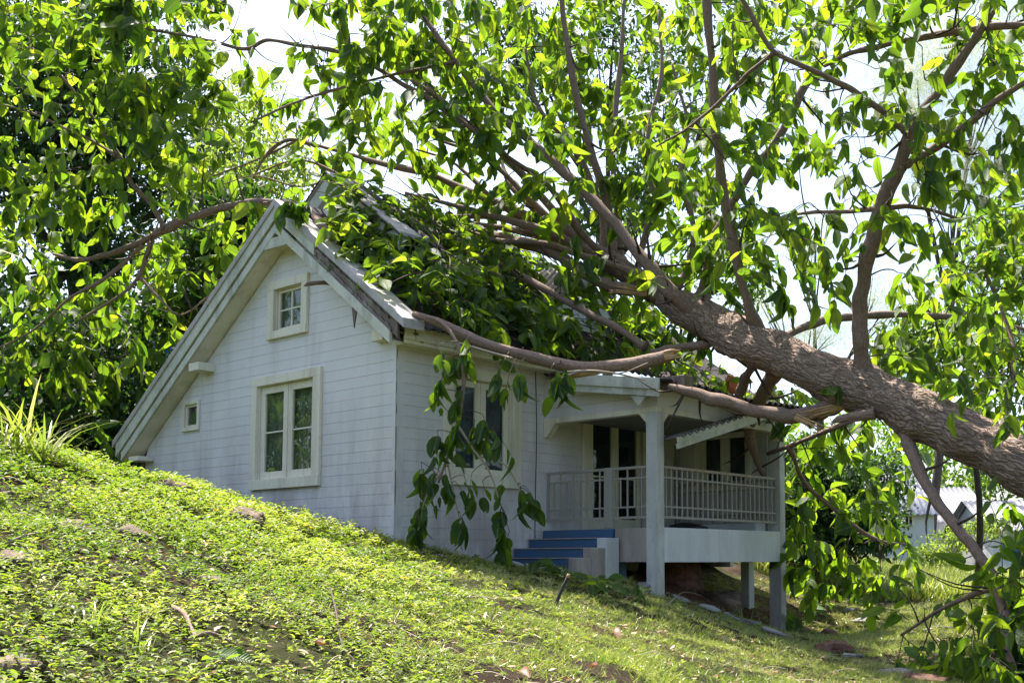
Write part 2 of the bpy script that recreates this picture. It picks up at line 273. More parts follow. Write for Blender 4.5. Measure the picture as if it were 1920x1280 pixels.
# ---- tubes (limbs, twigs, cables)
def smooth_path(pts, seg):
    p = np.asarray(pts, float); n = len(p)
    if n < 3:
        t = np.linspace(0, 1, max(2, seg))[:, None]; return p[0] * (1 - t) + p[1] * t
    e = np.vstack([2 * p[0] - p[1], p, 2 * p[-1] - p[-2]]); out = []
    for i in range(n - 1):
        t = np.linspace(0, 1, seg, endpoint=False)[:, None]; a, b, c, d = e[i:i + 4]
        out.append(0.5 * ((2 * b) + (-a + c) * t + (2 * a - 5 * b + 4 * c - d) * t * t + (-a + 3 * b - 3 * c + d) * t ** 3))
    return np.vstack(out + [p[-1:]])
def tube(pts, seg=6, sides=10, rough=0.0, fine=0.0, close=True):
    """pts: n x 4 (xyz radius) -> V, quads, UV"""
    q = smooth_path(pts, seg); c = q[:, :3]; r = np.maximum(q[:, 3], 0.001); n = len(c)
    t = np.gradient(c, axis=0); t /= np.linalg.norm(t, axis=1)[:, None] + 1e-9
    ref = np.array([0, 0, 1.0]) if abs(t[0][2]) < 0.9 else np.array([1.0, 0, 0])
    a = np.zeros_like(t); x = np.cross(ref, t[0]); a[0] = x / np.linalg.norm(x)
    for i in range(1, n):
        x = a[i - 1] - t[i] * (a[i - 1] @ t[i]); a[i] = x / (np.linalg.norm(x) + 1e-9)
    b = np.cross(t, a); ang = np.linspace(0, 2 * np.pi, sides + 1)
    ln = np.r_[0, np.cumsum(np.linalg.norm(np.diff(c, axis=0), axis=1))]
    ca, sa = np.cos(ang), np.sin(ang); k = np.ones((n, sides + 1))
    if rough:
        dirn = a[:, None] * ca[None, :, None] + b[:, None] * sa[None, :, None]
        w = c[:, None] * 1.0 + dirn * r[:, None, None]
        k += rough * (vnoise(w * 2.2) - 0.5) * 1.6 + rough * (vnoise(w * 6.0 + 9) - 0.5)
        if fine:
            ridge = np.abs(vnoise(np.stack([ca[None] * 9 + 0 * ln[:, None] + 20, sa[None] * 9 + 0 * ln[:, None] + 20, ln[:, None] * 5 + 0 * ca[None]], -1)) - 0.5)
            k += fine * (0.25 - ridge) * 1.5
    V = c[:, None] + (a[:, None] * ca[None, :, None] + b[:, None] * sa[None, :, None]) * (r[:, None] * k)[..., None]
    m = sides + 1; V[:, -1] = V[:, 0]
    i, j = np.meshgrid(np.arange(n - 1), np.arange(sides), indexing='ij'); i = i.ravel(); j = j.ravel()
    Q = np.stack([i * m + j, i * m + j + 1, (i + 1) * m + j + 1, (i + 1) * m + j], 1)
    UV = np.stack([np.broadcast_to(ang / (2 * np.pi) * 2 * np.pi * float(r.mean()), (n, m)), np.broadcast_to(ln[:, None], (n, m))], -1).reshape(-1, 2)
    V = V.reshape(-1, 3)
    if close:                                          # collapse both ends to a point ring
        V = np.vstack([V, c[:1], c[-1:]]); UV = np.vstack([UV, UV[:1], UV[-1:]]); s0, s1 = n * m, n * m + 1
        jj = np.arange(sides); Q = np.vstack([Q, np.stack([jj + 1, jj, np.full(sides, s0), np.full(sides, s0)], 1), np.stack([(n - 1) * m + jj, (n - 1) * m + jj + 1, np.full(sides, s1), np.full(sides, s1)], 1)])
    return V, Q, UV
def q2t(Q):
    T = np.vstack([Q[:, [0, 1, 2]], Q[:, [0, 2, 3]]]); return T[(T[:, 0] != T[:, 1]) & (T[:, 1] != T[:, 2]) & (T[:, 0] != T[:, 2])]
class Acc:
    def __init__(s): s.V = []; s.T = []; s.U = []; s.R = []; s.n = 0
    def add(s, V, T, U=None, R=None):
        s.V.append(V); s.T.append(T + s.n); s.U.append(U if U is not None else np.zeros((len(V), 2))); s.R.append(R if R is not None else np.zeros(len(V))); s.n += len(V)
    def tube(s, pts, **k): V, Q, U = tube(pts, **k); s.add(V, q2t(Q), U)
    def build(s, name, mat, parent=None, smooth=True):
        return mesh_np(name, np.vstack(s.V), np.vstack(s.T), mat, parent, np.vstack(s.U), np.concatenate(s.R), smooth)
def px_path(L): return [np.r_[P(x, y, d), w * d / FPX] for x, y, d, w in L]

# ---- leaves
def leaf_templates(width=0.24, n=6, fold=0.25, bend=0.25, fine=True):
    out = []
    st = [0, 0.10, 0.28, 0.52, 0.78, 0.93, 1.0] if fine else [0, 0.35, 0.7, 1.0]
    wd = [0.0, 0.55, 0.92, 1.0, 0.66, 0.28, 0] if fine else [0.0, 0.95, 0.75, 0.0]
    for q in range(n):
        fo = fold * random.uniform(0.2, 1.6); be = bend * random.uniform(-0.3, 1.6); tw = random.uniform(-0.35, 0.35); wv = random.uniform(0.0, 0.05)
        V = []; U = []; idx = {}
        for i, (x, w) in enumerate(zip(st, wd)):
            zc = -be * x * x; a = tw * x
            for sgn in ((0,) if w == 0 else (0, 1, -1)):
                y = sgn * w * width; z = zc + abs(y) * fo + sgn * wv * math.sin(7 * x + q) 
                idx[i, sgn] = len(V); V.append((x, y * math.cos(a) - (z - zc) * math.sin(a), zc + y * math.sin(a) + (z - zc) * math.cos(a))); U.append((x, sgn * w * width))
        T = []
        for i in range(len(st) - 1):
            for sg in (1, -1):
                A, B = idx[i, 0], idx[i + 1, 0]; a = idx.get((i, sg)); b = idx.get((i + 1, sg))
                tri = []
                if a is not None and b is not None: tri = [(A, B, b), (A, b, a)]
                elif b is not None: tri = [(A, B, b)]
                elif a is not None: tri = [(A, B, a)]
                T += [t if sg == 1 else t[::-1] for t in tri]
        out.append((np.array(V), np.array(T), np.array(U)))
    return out
def place_leaves(tmpl, pos, direction, normal, size, rnd):
    """vectorised: returns V, T, U, R"""
    N = len(pos); X = direction / (np.linalg.norm(direction, axis=1)[:, None] + 1e-9)
    Y = np.cross(normal, X); Y /= np.linalg.norm(Y, axis=1)[:, None] + 1e-9; Z = np.cross(X, Y)
    which = rng.integers(0, len(tmpl), N); acc = Acc()
    for k, (tv, tt, tu) in enumerate(tmpl):
        s = np.where(which == k)[0]
        if not len(s): continue
        V = pos[s][:, None] + size[s][:, None, None] * (X[s][:, None] * tv[None, :, :1] + Y[s][:, None] * tv[None, :, 1:2] + Z[s][:, None] * tv[None, :, 2:3])
        m = len(tv); T = (tt[None] + (np.arange(len(s)) * m)[:, None, None]).reshape(-1, 3)
        acc.add(V.reshape(-1, 3), T, np.tile(tu, (len(s), 1)), np.repeat(rnd[s], m))
    return acc
def rdir(n):
    v = rng.normal(size=(n, 3)); return v / np.linalg.norm(v, axis=1)[:, None]
BIG = leaf_templates(0.275, 11, 0.45, 0.5) + leaf_templates(0.21, 5, 1.1, 1.0); MED = leaf_templates(0.2, 5, 0.3, 0.25, False); COV = leaf_templates(0.27, 5, 0.35, 0.25, False)

# ------------------------------------------------------------------ terrain
gc = [(0, 0, 1.87), (0, 1.6, 1.60), (0, 3.0, 1.50), (0, 6, 1.35), (1.1, 4.6, 1.25), (2.2, 3.0, 1.10), (2.2, 6.2, 0.45), (1.5, 6.9, 0.80), (0.9, 2.3, 1.48),
      (-4.9, 0, 2.55), (-6.7, 0, 2.95), (-9.5, 0, 3.3), (-9, 8, 4.4), (-3, 9, 2.6), (-14, 16, 6.0), (-25, 25, 8.0), (-14, -4, 3.4), (-8, -12, 1.7), (0, -16, 0.2), (12, -12, -0.1),
      (20, 0, -0.3), (30, 12, 0.3), (10, 25, 1.05), (0, 35, 1.5), (22, 40, 1.3), (45, 45, 2.4), (60, 0, 0), (0, -60, -1), (-60, -30, 6), (-60, 60, 12), (0, 100, 3), (90, 90, 3), (90, -90, 0), (-90, -90, 3), (-100, 100, 14)]
gc = [np.array(q, float) for q in gc]
for x, y in ((520, 984), (620, 1005), (700, 1016)): gc.append(on(1, 0.02, x, y))
for x, y, d in [(0, 884, 9.2), (120, 884, 10.2), (230, 900, 11.8), (376, 930, 13.6), (440, 952, 14.6), (-160, 866, 9),
                (0, 1280, 4.4), (250, 1280, 4.8), (500, 1280, 5.2), (750, 1280, 5.8), (960, 1280, 6.5), (1200, 1280, 7.6), (1400, 1280, 9.0), (1700, 1280, 11.0), (1919, 1280, 12.0),
                (0, 1050, 6.2), (200, 1100, 6.2), (500, 1110, 7.7), (300, 980, 9.2), (760, 1140, 8.6), (560, 1030, 11.2), (780, 1060, 12.2), (960, 1120, 11.0), (980, 1180, 8.8),
                (1100, 1110, 13.2), (1200, 1200, 10.2), (1300, 1160, 13.6), (1480, 1210, 15.2), (1500, 1260, 11.6), (1650, 1200, 15.8), (1850, 1160, 17), (1600, 1066, 38), (1850, 1068, 38), (1700, 1130, 21), (1700, 1092, 28), (1900, 1100, 28), (1560, 1110, 22)]:
    gc.append(P(x, y, d))
gc = np.array(gc)
def _k(r2): return 0.5 * r2 * np.log(r2 + 1e-9)
n_ = len(gc); A_ = np.zeros((n_ + 3, n_ + 3)); d2 = ((gc[:, None, :2] - gc[None, :, :2]) ** 2).sum(-1)
A_[:n_, :n_] = _k(d2) + np.eye(n_) * 0.15; A_[:n_, n_] = 1; A_[:n_, n_ + 1:] = gc[:, :2]; A_[n_, :n_] = 1; A_[n_ + 1:, :n_] = gc[:, :2].T
w_ = np.linalg.solve(A_, np.r_[gc[:, 2], 0, 0, 0])
def hgt(x, y):
    x = np.asarray(x, float); y = np.asarray(y, float); sh = x.shape; q = np.stack([x.ravel(), y.ravel()], 1); out = np.zeros(len(q))
    for i in range(0, len(q), 20000):
        s = q[i:i + 20000]; r2 = ((s[:, None] - gc[None, :, :2]) ** 2).sum(-1)
        out[i:i + 20000] = _k(r2) @ w_[:n_] + w_[n_] + s @ w_[n_ + 1:]
    out = out.reshape(sh); out = np.clip(out, -3, 18)
    bank = 1 / (1 + np.exp((x - 4.5 + 0.25 * y) / 0.8)) * (np.hypot(x - 3, y + 4) < 14); return out + bank * ((n2(x, y, 1.6, 13) - 0.5) * 0.11 + (n2(x, y, 4.0, 17) - 0.5) * 0.09) + (n2(x, y, 1.1) - 0.5) * 0.10 + (n2(x, y, 3.1, 3) - 0.5) * 0.06 + (n2(x, y, 9, 5) - 0.5) * 0.03
def axisv(c, near, nn, far, nf):
    a = np.linspace(-near, near, nn); b = near + (far - near) * np.linspace(0, 1, nf)[1:] ** 2.2; return c + np.r_[-b[::-1], a, b]
gx = axisv(3.0, 12, 260, 500, 50); gy = axisv(-0.5, 11, 240, 500, 50)
GX, GY = np.meshgrid(gx, gy, indexing='ij'); GZ = hgt(GX, GY)
def greenness(x, y):
    """1 on turf and far meadow, 0 on bare earth (under the porch, rubble line)"""
    g = 0.5 - 0.5 * (n2(x, y, 0.9, 2) > 0.66)
    bare = np.exp(-(((x - 1.3) / 1.6) ** 2 + ((y - 4.7) / 1.9) ** 2)); return np.clip(g - 1.6 * bare + 0.5 * (np.hypot(x - 5, y) > 14), 0, 1)
ni, nj = GX.shape; ii, jj = np.meshgrid(np.arange(ni - 1), np.arange(nj - 1), indexing='ij'); ii = ii.ravel(); jj = jj.ravel()
Qg = np.stack([ii * nj + jj, (ii + 1) * nj + jj, (ii + 1) * nj + jj + 1, ii * nj + jj + 1], 1)
gr = mesh_np('ground', np.stack([GX, GY, GZ], -1).reshape(-1, 3), Qg, M['soil'], extra={'green': greenness(GX, GY).ravel(), 'red': np.exp(-(((GX - 1.3) / 1.7) ** 2 + ((GY - 4.7) / 2.0) ** 2)).ravel()})
props(gr, 'grassy earth slope falling from the left past the white house', 'ground', kind='structure')
def gz(x, y): return float(hgt(np.array([x]), np.array([y]))[0])
def ground_hit(px, py):
    ds = np.linspace(3.5, 45, 700); pts = CAM + (F_ + R_ * (px - CX) / FPX - U_ * (py - CY) / FPX)[None] * ds[:, None]
    h = hgt(pts[:, 0], pts[:, 1]); k = np.where(pts[:, 2] < h)[0]
    p = pts[k[0]] if len(k) else pts[-1]; return np.array([p[0], p[1], gz(p[0], p[1])])

# ------------------------------------------------------------------ the house
H = thing('house', 'white boarded cottage with a steep gable and a porch, crushed by the fallen tree', 'house')
RX, RZ, SR, SL = -2.45, 6.94, 0.737, 0.696
def zout(x): return RZ - (SR * (x - RX) if x > RX else SL * (RX - x))
PITCH, Z0 = 0.1485, 3.704
mG = lambda s, n, z: (s, -n, z); mF = lambda s, n, z: (n, s, z); mW = lambda s, n, z: (s, 6.3 - n, z)
def siding(mp, zlo, zhi, bounds, holes, thick=0.022, gap=0.0038):
    """rows of boards with open joints; bounds(z) -> (s0, s1); holes: (s0, s1, z0, z1)"""
    b = MB(); k0 = math.floor((zlo - Z0) / PITCH); k1 = math.ceil((zhi - Z0) / PITCH)
    for k in range(k0, k1 + 1):
        za, zb = max(zlo, Z0 + k * PITCH), min(zhi, Z0 + (k + 1) * PITCH - gap)
        if zb - za < 0.01: continue
        cuts = sorted({za, zb, *[z for h in holes for z in (h[2], h[3]) if za < z < zb]})
        j = random.uniform(-0.0012, 0.0012)
        for c0, c1 in zip(cuts, cuts[1:]):
            if c1 - c0 < 0.002: continue
            l0, r0 = bounds(c0); l1, r1 = bounds(c1); zm = (c0 + c1) / 2
            segs = [(l0, l1, r0, r1)]
            for h in sorted([h for h in holes if h[2] < zm < h[3]]):
                a = segs.pop(); segs += [(a[0], a[1], h[0], h[0]), (h[1], h[1], a[2], a[3])]
            cut = []
            for a0, a1, e0, e1 in segs:                      # butt joints between board lengths
                if e0 - a0 > 1.2 and e1 - a1 > 1.2 and random.random() < 0.10:
                    m_ = random.uniform(max(a0, a1) + 0.3, min(e0, e1) - 0.3); cut += [(a0, a1, m_ - 0.002, m_ - 0.002), (m_ + 0.002, m_ + 0.002, e0, e1)]
                else: cut.append((a0, a1, e0, e1))
            for a0, a1, e0, e1 in cut:
                if e0 - a0 < 0.005 and e1 - a1 < 0.005: continue
                n0, n1 = -thick + 0.0, j + random.uniform(-0.001, 0.001)
                b.hexa([mp(a0, n0, c0), mp(e0, n0, c0), mp(e0, n1, c0), mp(a0, n1, c0), mp(a1, n0, c1), mp(e1, n0, c1), mp(e1, n1, c1), mp(a1, n1, c1)])
    return b
def backing(mp, zlo, zhi, bounds, holes, n0=-0.14, n1=-0.012):
    b = MB(); zs = sorted({zlo, zhi, *[z for h in holes for z in (h[2], h[3])], *np.linspace(zlo, zhi, 12).tolist()})
    for c0, c1 in zip(zs, zs[1:]):
        l0, r0 = bounds(c0); l1, r1 = bounds(c1); zm = (c0 + c1) / 2; segs = [(l0, l1, r0, r1)]
        for h in sorted([h for h in holes if h[2] - 1e-6 < zm < h[3] + 1e-6]):
            a = segs.pop(); segs += [(a[0], a[1], h[0], h[0]), (h[1], h[1], a[2], a[3])]
        for a0, a1, e0, e1 in segs:
            b.hexa([mp(a0, n0, c0), mp(e0, n0, c0), mp(e0, n1, c0), mp(a0, n1, c0), mp(a1, n0, c1), mp(e1, n0, c1), mp(e1, n1, c1), mp(a1, n1, c1)])
    return b
def zin(x): return 6.42 - (SR * (x - RX) if x > RX else SL * (RX - x))       # underside of the overhang
def gb(z):
    lo = RX - (6.42 - z) / SL + 0.02; hi = RX + (6.42 - z) / SR - 0.02
    return max(-6.62, min(lo, RX - 0.01)), min(-0.0, max(hi, RX + 0.01))
hG = [(-3.23, -1.80, 2.84, 4.255), (-2.835, -2.135, 5.05, 5.68), (-5.36, -4.97, 3.80, 4.17)]
siding(mG, 1.2, 6.41, gb, hG).build('gable_wall', M['siding'], H)
backing(mG, 1.2, 6.41, gb, hG).build('wall_core', M['siding'], H)
b = MB(); b.box((-4.885, -0.006, 1.9), (-4.86, 0.0, 4.70)); b.build('seam_strip', M['siding'], H); b = MB(); b.box((-0.05, -0.008, 1.2), (0.008, 0.0, 4.50)); b.build('corner_strip', M['siding'], H)
fb = lambda z: (0.012, 6.16)
hF = [(0.98, 2.13, 2.83, 4.20), (3.93, 5.25, 2.08, 4.10)]
siding(mF, 1.0, 4.56, fb, hF).build('front_wall', M['siding'], H)
backing(mF, 1.0, 4.56, fb, hF).build('wall_core', M['siding'], H)
b = MB(); b.box((-6.6, 0.2, 1.5), (-6.5, 8, 3.6)); b.box((-6.6, 7.9, 1.5), (0, 8, 4.6)); b.box((-0.12, 6.32, 1.62), (-0.0, 7.88, 4.6)); b.build('rear_wall', M['siding'], H)
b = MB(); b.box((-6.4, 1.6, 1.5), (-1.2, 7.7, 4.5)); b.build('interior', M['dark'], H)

def window(name, mp, outer, inner, panes, bars=(), depth=0.075, curtain='curtain', proud=0.05, trim='trim', sash_w=0.075, mid=None):
    s0, s1, z0, z1 = outer; a0, a1, c0, c1 = inner
    b = MB(); n0, n1 = 0.001, proud
    b.bx(mp, s0, s1, n0, n1, c1, z1); b.bx(mp, s0, a0, n0, n1, c0, c1 - 0.0); b.bx(mp, a1, s1, n0, n1, c0, c1 - 0.0); b.bx(mp, s0, s1, n0, n1 + 0.012, z0, c0)
    b.bx(mp, a0 - 0.008, a0 + 0.006, -0.135, -0.001, c0 + 0.006, c1 - 0.006); b.bx(mp, a1 - 0.006, a1 + 0.008, -0.135, -0.001, c0 + 0.006, c1 - 0.006); b.bx(mp, a0 - 0.008, a1 + 0.008, -0.135, -0.001, c1 - 0.006, c1 + 0.008); b.bx(mp, a0 - 0.008, a1 + 0.008, -0.135, -0.001, c0 - 0.008, c0 + 0.006)
    w = b.build(name, M[trim], H, 0.006)
    n = panes; e = 0.004; a0 += 0.007; a1 -= 0.007; c0 += 0.007; c1 -= 0.007; wd = (a1 - a0) / n
    for i in range(n):
        p0, p1 = a0 + i * wd + e, a0 + (i + 1) * wd - e; b = MB(); d0, d1 = -depth, -depth + 0.045; t = sash_w
        b.bx(mp, p0, p1, d0, d1, c0 + e, c0 + t); b.bx(mp, p0, p1, d0, d1, c1 - t, c1 - e); b.bx(mp, p0, p0 + t, d0, d1, c0 + t, c1 - t); b.bx(mp, p1 - t, p1, d0, d1, c0 + t, c1 - t)
        for zb in bars: b.bx(mp, p0 + t, p1 - t, d0 + 0.008, d1 - 0.012, zb - 0.012, zb + 0.012)
        if mid: b.bx(mp, (p0 + p1) / 2 - 0.014, (p0 + p1) / 2 + 0.014, d0 + 0.006, d1 - 0.006, c0 + t, c1 - t)
        b.build('sash', M[trim], w, 0.004)
        b = MB(); b.bx(mp, p0 + t - 0.004, p1 - t + 0.004, d0 + 0.016, d0 + 0.022, c0 + t - 0.004, c1 - t + 0.004); b.build('pane', M['glass'], w)
    if curtain:
        q = 40; ss = np.linspace(a0 + 0.02, a1 - 0.02, q); nn = -depth - 0.035 + 0.012 * np.sin(np.linspace(0, 30, q)) + 0.005 * np.sin(np.linspace(0, 71, q))
        V = [mp(s, k, z) for s, k in zip(ss, nn) for z in (c0 - 0.02, c1 + 0.02)]; F = [(2 * i, 2 * i + 2, 2 * i + 3, 2 * i + 1) for i in range(q - 1)]
        mesh_np('curtain', np.array(V), np.array(F), M[curtain], w)
    return w
window('window', mG, (-3.375, -1.62, 2.69, 4.39), (-3.23, -1.80, 2.84, 4.255), 2, bars=(3.55,), sash_w=0.11)
window('window', mG, (-3.0, -1.99, 4.93, 5.815), (-2.835, -2.135, 5.05, 5.68), 1, bars=(5.365,), curtain='blue_curtain', sash_w=0.045, mid=True)
window('window', mG, (-5.425, -4.905, 3.735, 4.235), (-5.36, -4.97, 3.80, 4.17), 1, proud=0.03, sash_w=0.03, curtain='blue_curtain', depth=0.05)
window('window', mF, (0.82, 2.31, 2.68, 4.36), (0.98, 2.13, 2.83, 4.20), 2, sash_w=0.10, curtain='blue_curtain')
# door with two glazed leaves
b = MB(); b.bx(mF, 3.70, 3.93, 0.001, 0.05, 2.08, 4.24); b.bx(mF, 5.25, 5.45, 0.001, 0.05, 2.08, 4.24); b.bx(mF, 3.93, 5.25, 0.001, 0.05, 4.10, 4.24); dr = b.build('door', M['trim'], H, 0.006)
for p0, p1 in ((3.935, 4.585), (4.595, 5.245)):
    b = MB(); b.bx(mF, p0, p0 + 0.08, -0.09, -0.04, 2.10, 4.09); b.bx(mF, p1 - 0.08, p1, -0.09, -0.04, 2.10, 4.09); b.bx(mF, p0 + 0.08, p1 - 0.08, -0.09, -0.04, 2.10, 2.30); b.bx(mF, p0 + 0.08, p1 - 0.08, -0.09, -0.04, 4.0, 4.09); b.bx(mF, p0 + 0.08, p1 - 0.08, -0.08, -0.05, 2.97, 3.0)
    b.build('door_leaf', M['trim'], dr, 0.004)
    b = MB(); b.bx(mF, p0 + 0.078, p1 - 0.078, -0.07, -0.064, 2.29, 4.01); b.build('pane', M['glass'], dr)
# wing beyond the porch
hW = [(0.45, 1.47, 2.85, 4.05)]; wb = lambda z: (0.02, 1.84)
siding(mW, 1.9, 4.45, wb, hW).build('wing_wall', M['siding'], H); backing(mW, 1.9, 4.45, wb, hW).build('wall_core', M['siding'], H)
window('window', mW, (0.36, 1.56, 2.75, 4.15), (0.45, 1.47, 2.85, 4.05), 2, sash_w=0.09, curtain='blue_curtain')
b = MB(); b.box((1.70, 6.46, 1.6), (1.84, 6.72, 4.45)); b.build('wing_side_wall', M['siding'], H)
b = MB(); b.box((0.05, 6.35, 1.62), (1.82, 6.7, 1.88)); b.build('wing_floor', M['porch'], H)
for X_, Y_, w__ in ((1.15, 6.50, 0.17), (0.10, 6.50, 0.10)):
    b = MB(); b.box((X_, Y_, gz(X_, Y_) - 0.3), (X_ + w__, Y_ + w__, 1.62)); b.build('pillar', M['porch'], H, 0.01)
# roof: corrugated slopes (real waves), running ridge to eave
def corrug(name, pf, u0, u1, v0, v1, mat, parent, wl=0.17, amp=0.022, du=0.6, sag=None, tk=0.012):
    """pf(u, v, h) -> point; waves vary along v"""
    nv = int((v1 - v0) / wl * 8) + 2; nu = max(2, int(abs(u1 - u0) / du) + 1)
    vs = np.linspace(v0, v1, nv); us = np.linspace(u0, u1, nu); V = []
    for t in (0, -tk):
        for u in us:
            for v in vs: V.append(pf(u, v, amp * math.sin(v / wl * 2 * math.pi) + t))
    V = np.array(V, float); i, j = np.meshgrid(np.arange(nu - 1), np.arange(nv - 1), indexing='ij'); i = i.ravel(); j = j.ravel()
    Q = np.stack([i * nv + j, (i + 1) * nv + j, (i + 1) * nv + j + 1, i * nv + j + 1], 1); m = nu * nv; Q = np.vstack([Q, Q[:, ::-1] + m])
    jj_ = np.arange(nv - 1)
    for r in (0, nu - 1): Q = np.vstack([Q, np.stack([r * nv + jj_, r * nv + jj_ + 1, m + r * nv + jj_ + 1, m + r * nv + jj_], 1)])
    return mesh_np(name, V, Q, mat, parent)
corrug('roof', lambda u, v, h: (u, v, zout(u) - 0.10 + h), RX, 0.50, -0.22, 8.2, M['roof'], H)
corrug('roof', lambda u, v, h: (u, v, zout(u) - 0.10 + h), RX, -7.05, -0.22, 8.2, M['roof'], H)
b = MB(); b.prism([(RX - 0.22, -0.2, zout(RX - 0.22) - 0.03), (RX, -0.2, RZ + 0.03), (RX + 0.22, -0.2, zout(RX + 0.22) - 0.03), (RX, -0.2, RZ - 0.06)], (0, 0.7, 0)); b.build('ridge_cap', M['roof'], H)
# soffits under the gable overhang
b = MB()
b.prism([(0.22, -0.27, zin(0.22) + 0.01), (RX + 0.2, -0.27, zin(RX + 0.2) + 0.01), (RX + 0.2, -0.27, zin(RX + 0.2) + 0.04), (0.22, -0.27, zin(0.22) + 0.04)], (0, 0.30, 0))
b.prism([(-6.85, -0.27, zin(-6.85) + 0.01), (RX - 0.2, -0.27, zin(RX - 0.2) + 0.01), (RX - 0.2, -0.27, zin(RX - 0.2) + 0.04), (-6.85, -0.27, zin(-6.85) + 0.04)], (0, 0.30, 0))
b.box((RX - 0.21, -0.27, zin(RX - 0.2) - 0.01), (RX + 0.21, 0.03, zin(RX - 0.2) + 0.02)); b.build('soffit', M['trim'], H)
def strip(b, x0, x1, top0, top1, y0, y1, f=zout, n=1, wob=0.0):
    """board following the rake between vertical offsets below f"""
    xs = np.linspace(x0, x1, n + 1); tt = top0 + (wob * np.array([random.uniform(-1, 1) for _ in xs]) if wob else 0 * xs); bb = top1 + (wob * np.array([random.uniform(-1, 1) for _ in xs]) if wob else 0 * xs)
    for i in range(n):
        a, c = xs[i], xs[i + 1]
        q = [(a, y0, f(a) + bb[i]), (c, y0, f(c) + bb[i + 1]), (c, y1, f(c) + bb[i + 1]), (a, y1, f(a) + bb[i]), (a, y0, f(a) + tt[i]), (c, y0, f(c) + tt[i + 1]), (c, y1, f(c) + tt[i + 1]), (a, y1, f(a) + tt[i])]
        b.hexa(q)
b = MB(); strip(b, RX + 0.03, 0.55, 0.0, -0.13, -0.34, 0.02); cp = b.build('barge_cap', M['cap'], H, 0.012)
b = MB(); strip(b, RX + 0.0, -1.45, -0.135, -0.30, -0.315, -0.27); strip(b, RX - 0.0, 0.23, -0.36, -0.52, -0.30, -0.25, n=14, wob=0.006); b.build('barge_board', M['old_trim'], H, 0.004)
b = MB(); strip(b, -1.60, 0.36, -0.132, -0.37, -0.272, -0.235, n=40, wob=0.012); strip(b, -1.9, 0.25, -0.30, -0.355, -0.292, -0.270, n=60, wob=0.022); strip(b, -1.7, 0.20, -0.19, -0.215, -0.30, -0.272, n=60, wob=0.012); props(b.build('rotten_board', M['rotten'], H), 'split and rotten rake board')
b = MB(); strip(b, -7.14, RX + 0.03, 0.0, -0.11, -0.34, 0.02); b.build('barge_cap', M['cap'], H, 0.012)
b = MB(); strip(b, -7.05, RX, -0.115, -0.33, -0.315, -0.26); strip(b, -6.90, RX, -0.37, -0.515, -0.295, -0.25); b.build('barge_board', M['old_trim'], H, 0.005)
b = MB(); strip(b, -7.0, RX, -0.33, -0.37, -0.27, -0.25); b.build('barge_groove', M['rotten'], H)
b = MB(); b.prism([(RX - 0.30, -0.29, zin(RX - 0.3)), (RX + 0.30, -0.29, zin(RX + 0.3)), (RX + 0.1, -0.29, zin(RX + 0.3) + 0.16), (RX - 0.1, -0.29, zin(RX + 0.3) + 0.16)], (0, 0.04, 0)); b.build('collar_board', M['old_trim'], H, 0.004)
for (x0, x1, z0_, z1_) in ((-4.80, -4.50, 4.63, 4.76), (-6.66, -6.34, 3.31, 3.39), (-0.36, -0.12, 4.56, 4.70)):
    b = MB(); b.box((x0, -0.28 if x0 < -1 else -0.14, z0_), (x1, -0.002, z1_)); b.build('purlin_end', M['trim'], H, 0.008)
b = MB(); b.prism([(-0.72, -0.2, 5.10), (-0.60, -0.2, 5.06), (-0.66, -0.2, 4.78)], (0, 0.02, 0)); b.build('splintered_slat', M['rotten'], H)
# eave fascia on the porch side, a little broken at the corner
b = MB(); b.box((0.30, -0.12, 4.52), (0.335, 3.1, 4.70)); b.box((0.27, -0.10, 4.47), (0.30, 3.1, 4.60)); b.build('fascia', M['trim'], H, 0.005)
b = MB(); b.box((0.0, 0.0, 4.49), (0.28, 6.2, 4.51)); b.build('eave_soffit', M['trim'], H)
b = MB()
for i in range(9): b.beam((0.30 + 0.004 * i, -0.20 + 0.03 * i, 4.62 + random.uniform(-0.05, 0.05)), (0.32, 0.10 + random.uniform(-0.1, 0.15), 4.55 + random.uniform(-0.04, 0.08)), 0.02, 0.03)
b.build('splintered_fascia', M['rotten'], H)
# raised second gable behind, and the dormer on the porch side
zg = lambda x: 7.53 - (0.72 * abs(x - RX)); Y2 = 0.58
b = MB()
for sg in (1, -1):
    q = [(RX, Y2, 7.53), (RX + sg * 1.75, Y2, zg(RX + 1.75)), (RX + sg * 1.75, Y2, zg(RX + 1.75) - 0.30), (RX, Y2, 7.23)]; b.prism(q, (0, 0.10, 0))
b.build('upper_barge_board', M['old_trim'], H, 0.01)
b = MB()
for sg in (1, -1): b.prism([(RX + sg * 0.0, Y2 - 0.03, 7.535), (RX + sg * 1.80, Y2 - 0.03, zg(RX + 1.80) + 0.005), (RX + sg * 1.80, Y2 - 0.03, zg(RX + 1.80) + 0.07), (RX, Y2 - 0.03, 7.60)], (0, 0.42, 0))
b.build('upper_barge_cap', M['cap'], H, 0.01)
b = MB(); b.prism([(RX - 1.7, Y2 + 0.08, 5.6), (RX + 1.7, Y2 + 0.08, 5.6), (RX + 1.7, Y2 + 0.08, 6.2), (RX, Y2 + 0.08, 7.35), (RX - 1.7, Y2 + 0.08, 6.2)], (0, 0.05, 0)); b.build('upper_gable_wall', M['siding'], H)
b = MB(); b.prism([(RX - 0.30, Y2 + 0.07, 6.70), (RX + 0.30, Y2 + 0.07, 6.70), (RX, Y2 + 0.07, 6.98)], (0, 0.03, 0)); b.build('gable_vent', M['plastic'], H)
corrug('upper_roof', lambda u, v, h: (u, v, zg(u) + 0.02 + h), RX, RX + 1.85, Y2 - 0.05, 1.35, M['roof'], H); corrug('upper_roof', lambda u, v, h: (u, v, zg(u) + 0.02 + h), RX, RX - 1.85, Y2 - 0.05, 1.35, M['roof'], H)
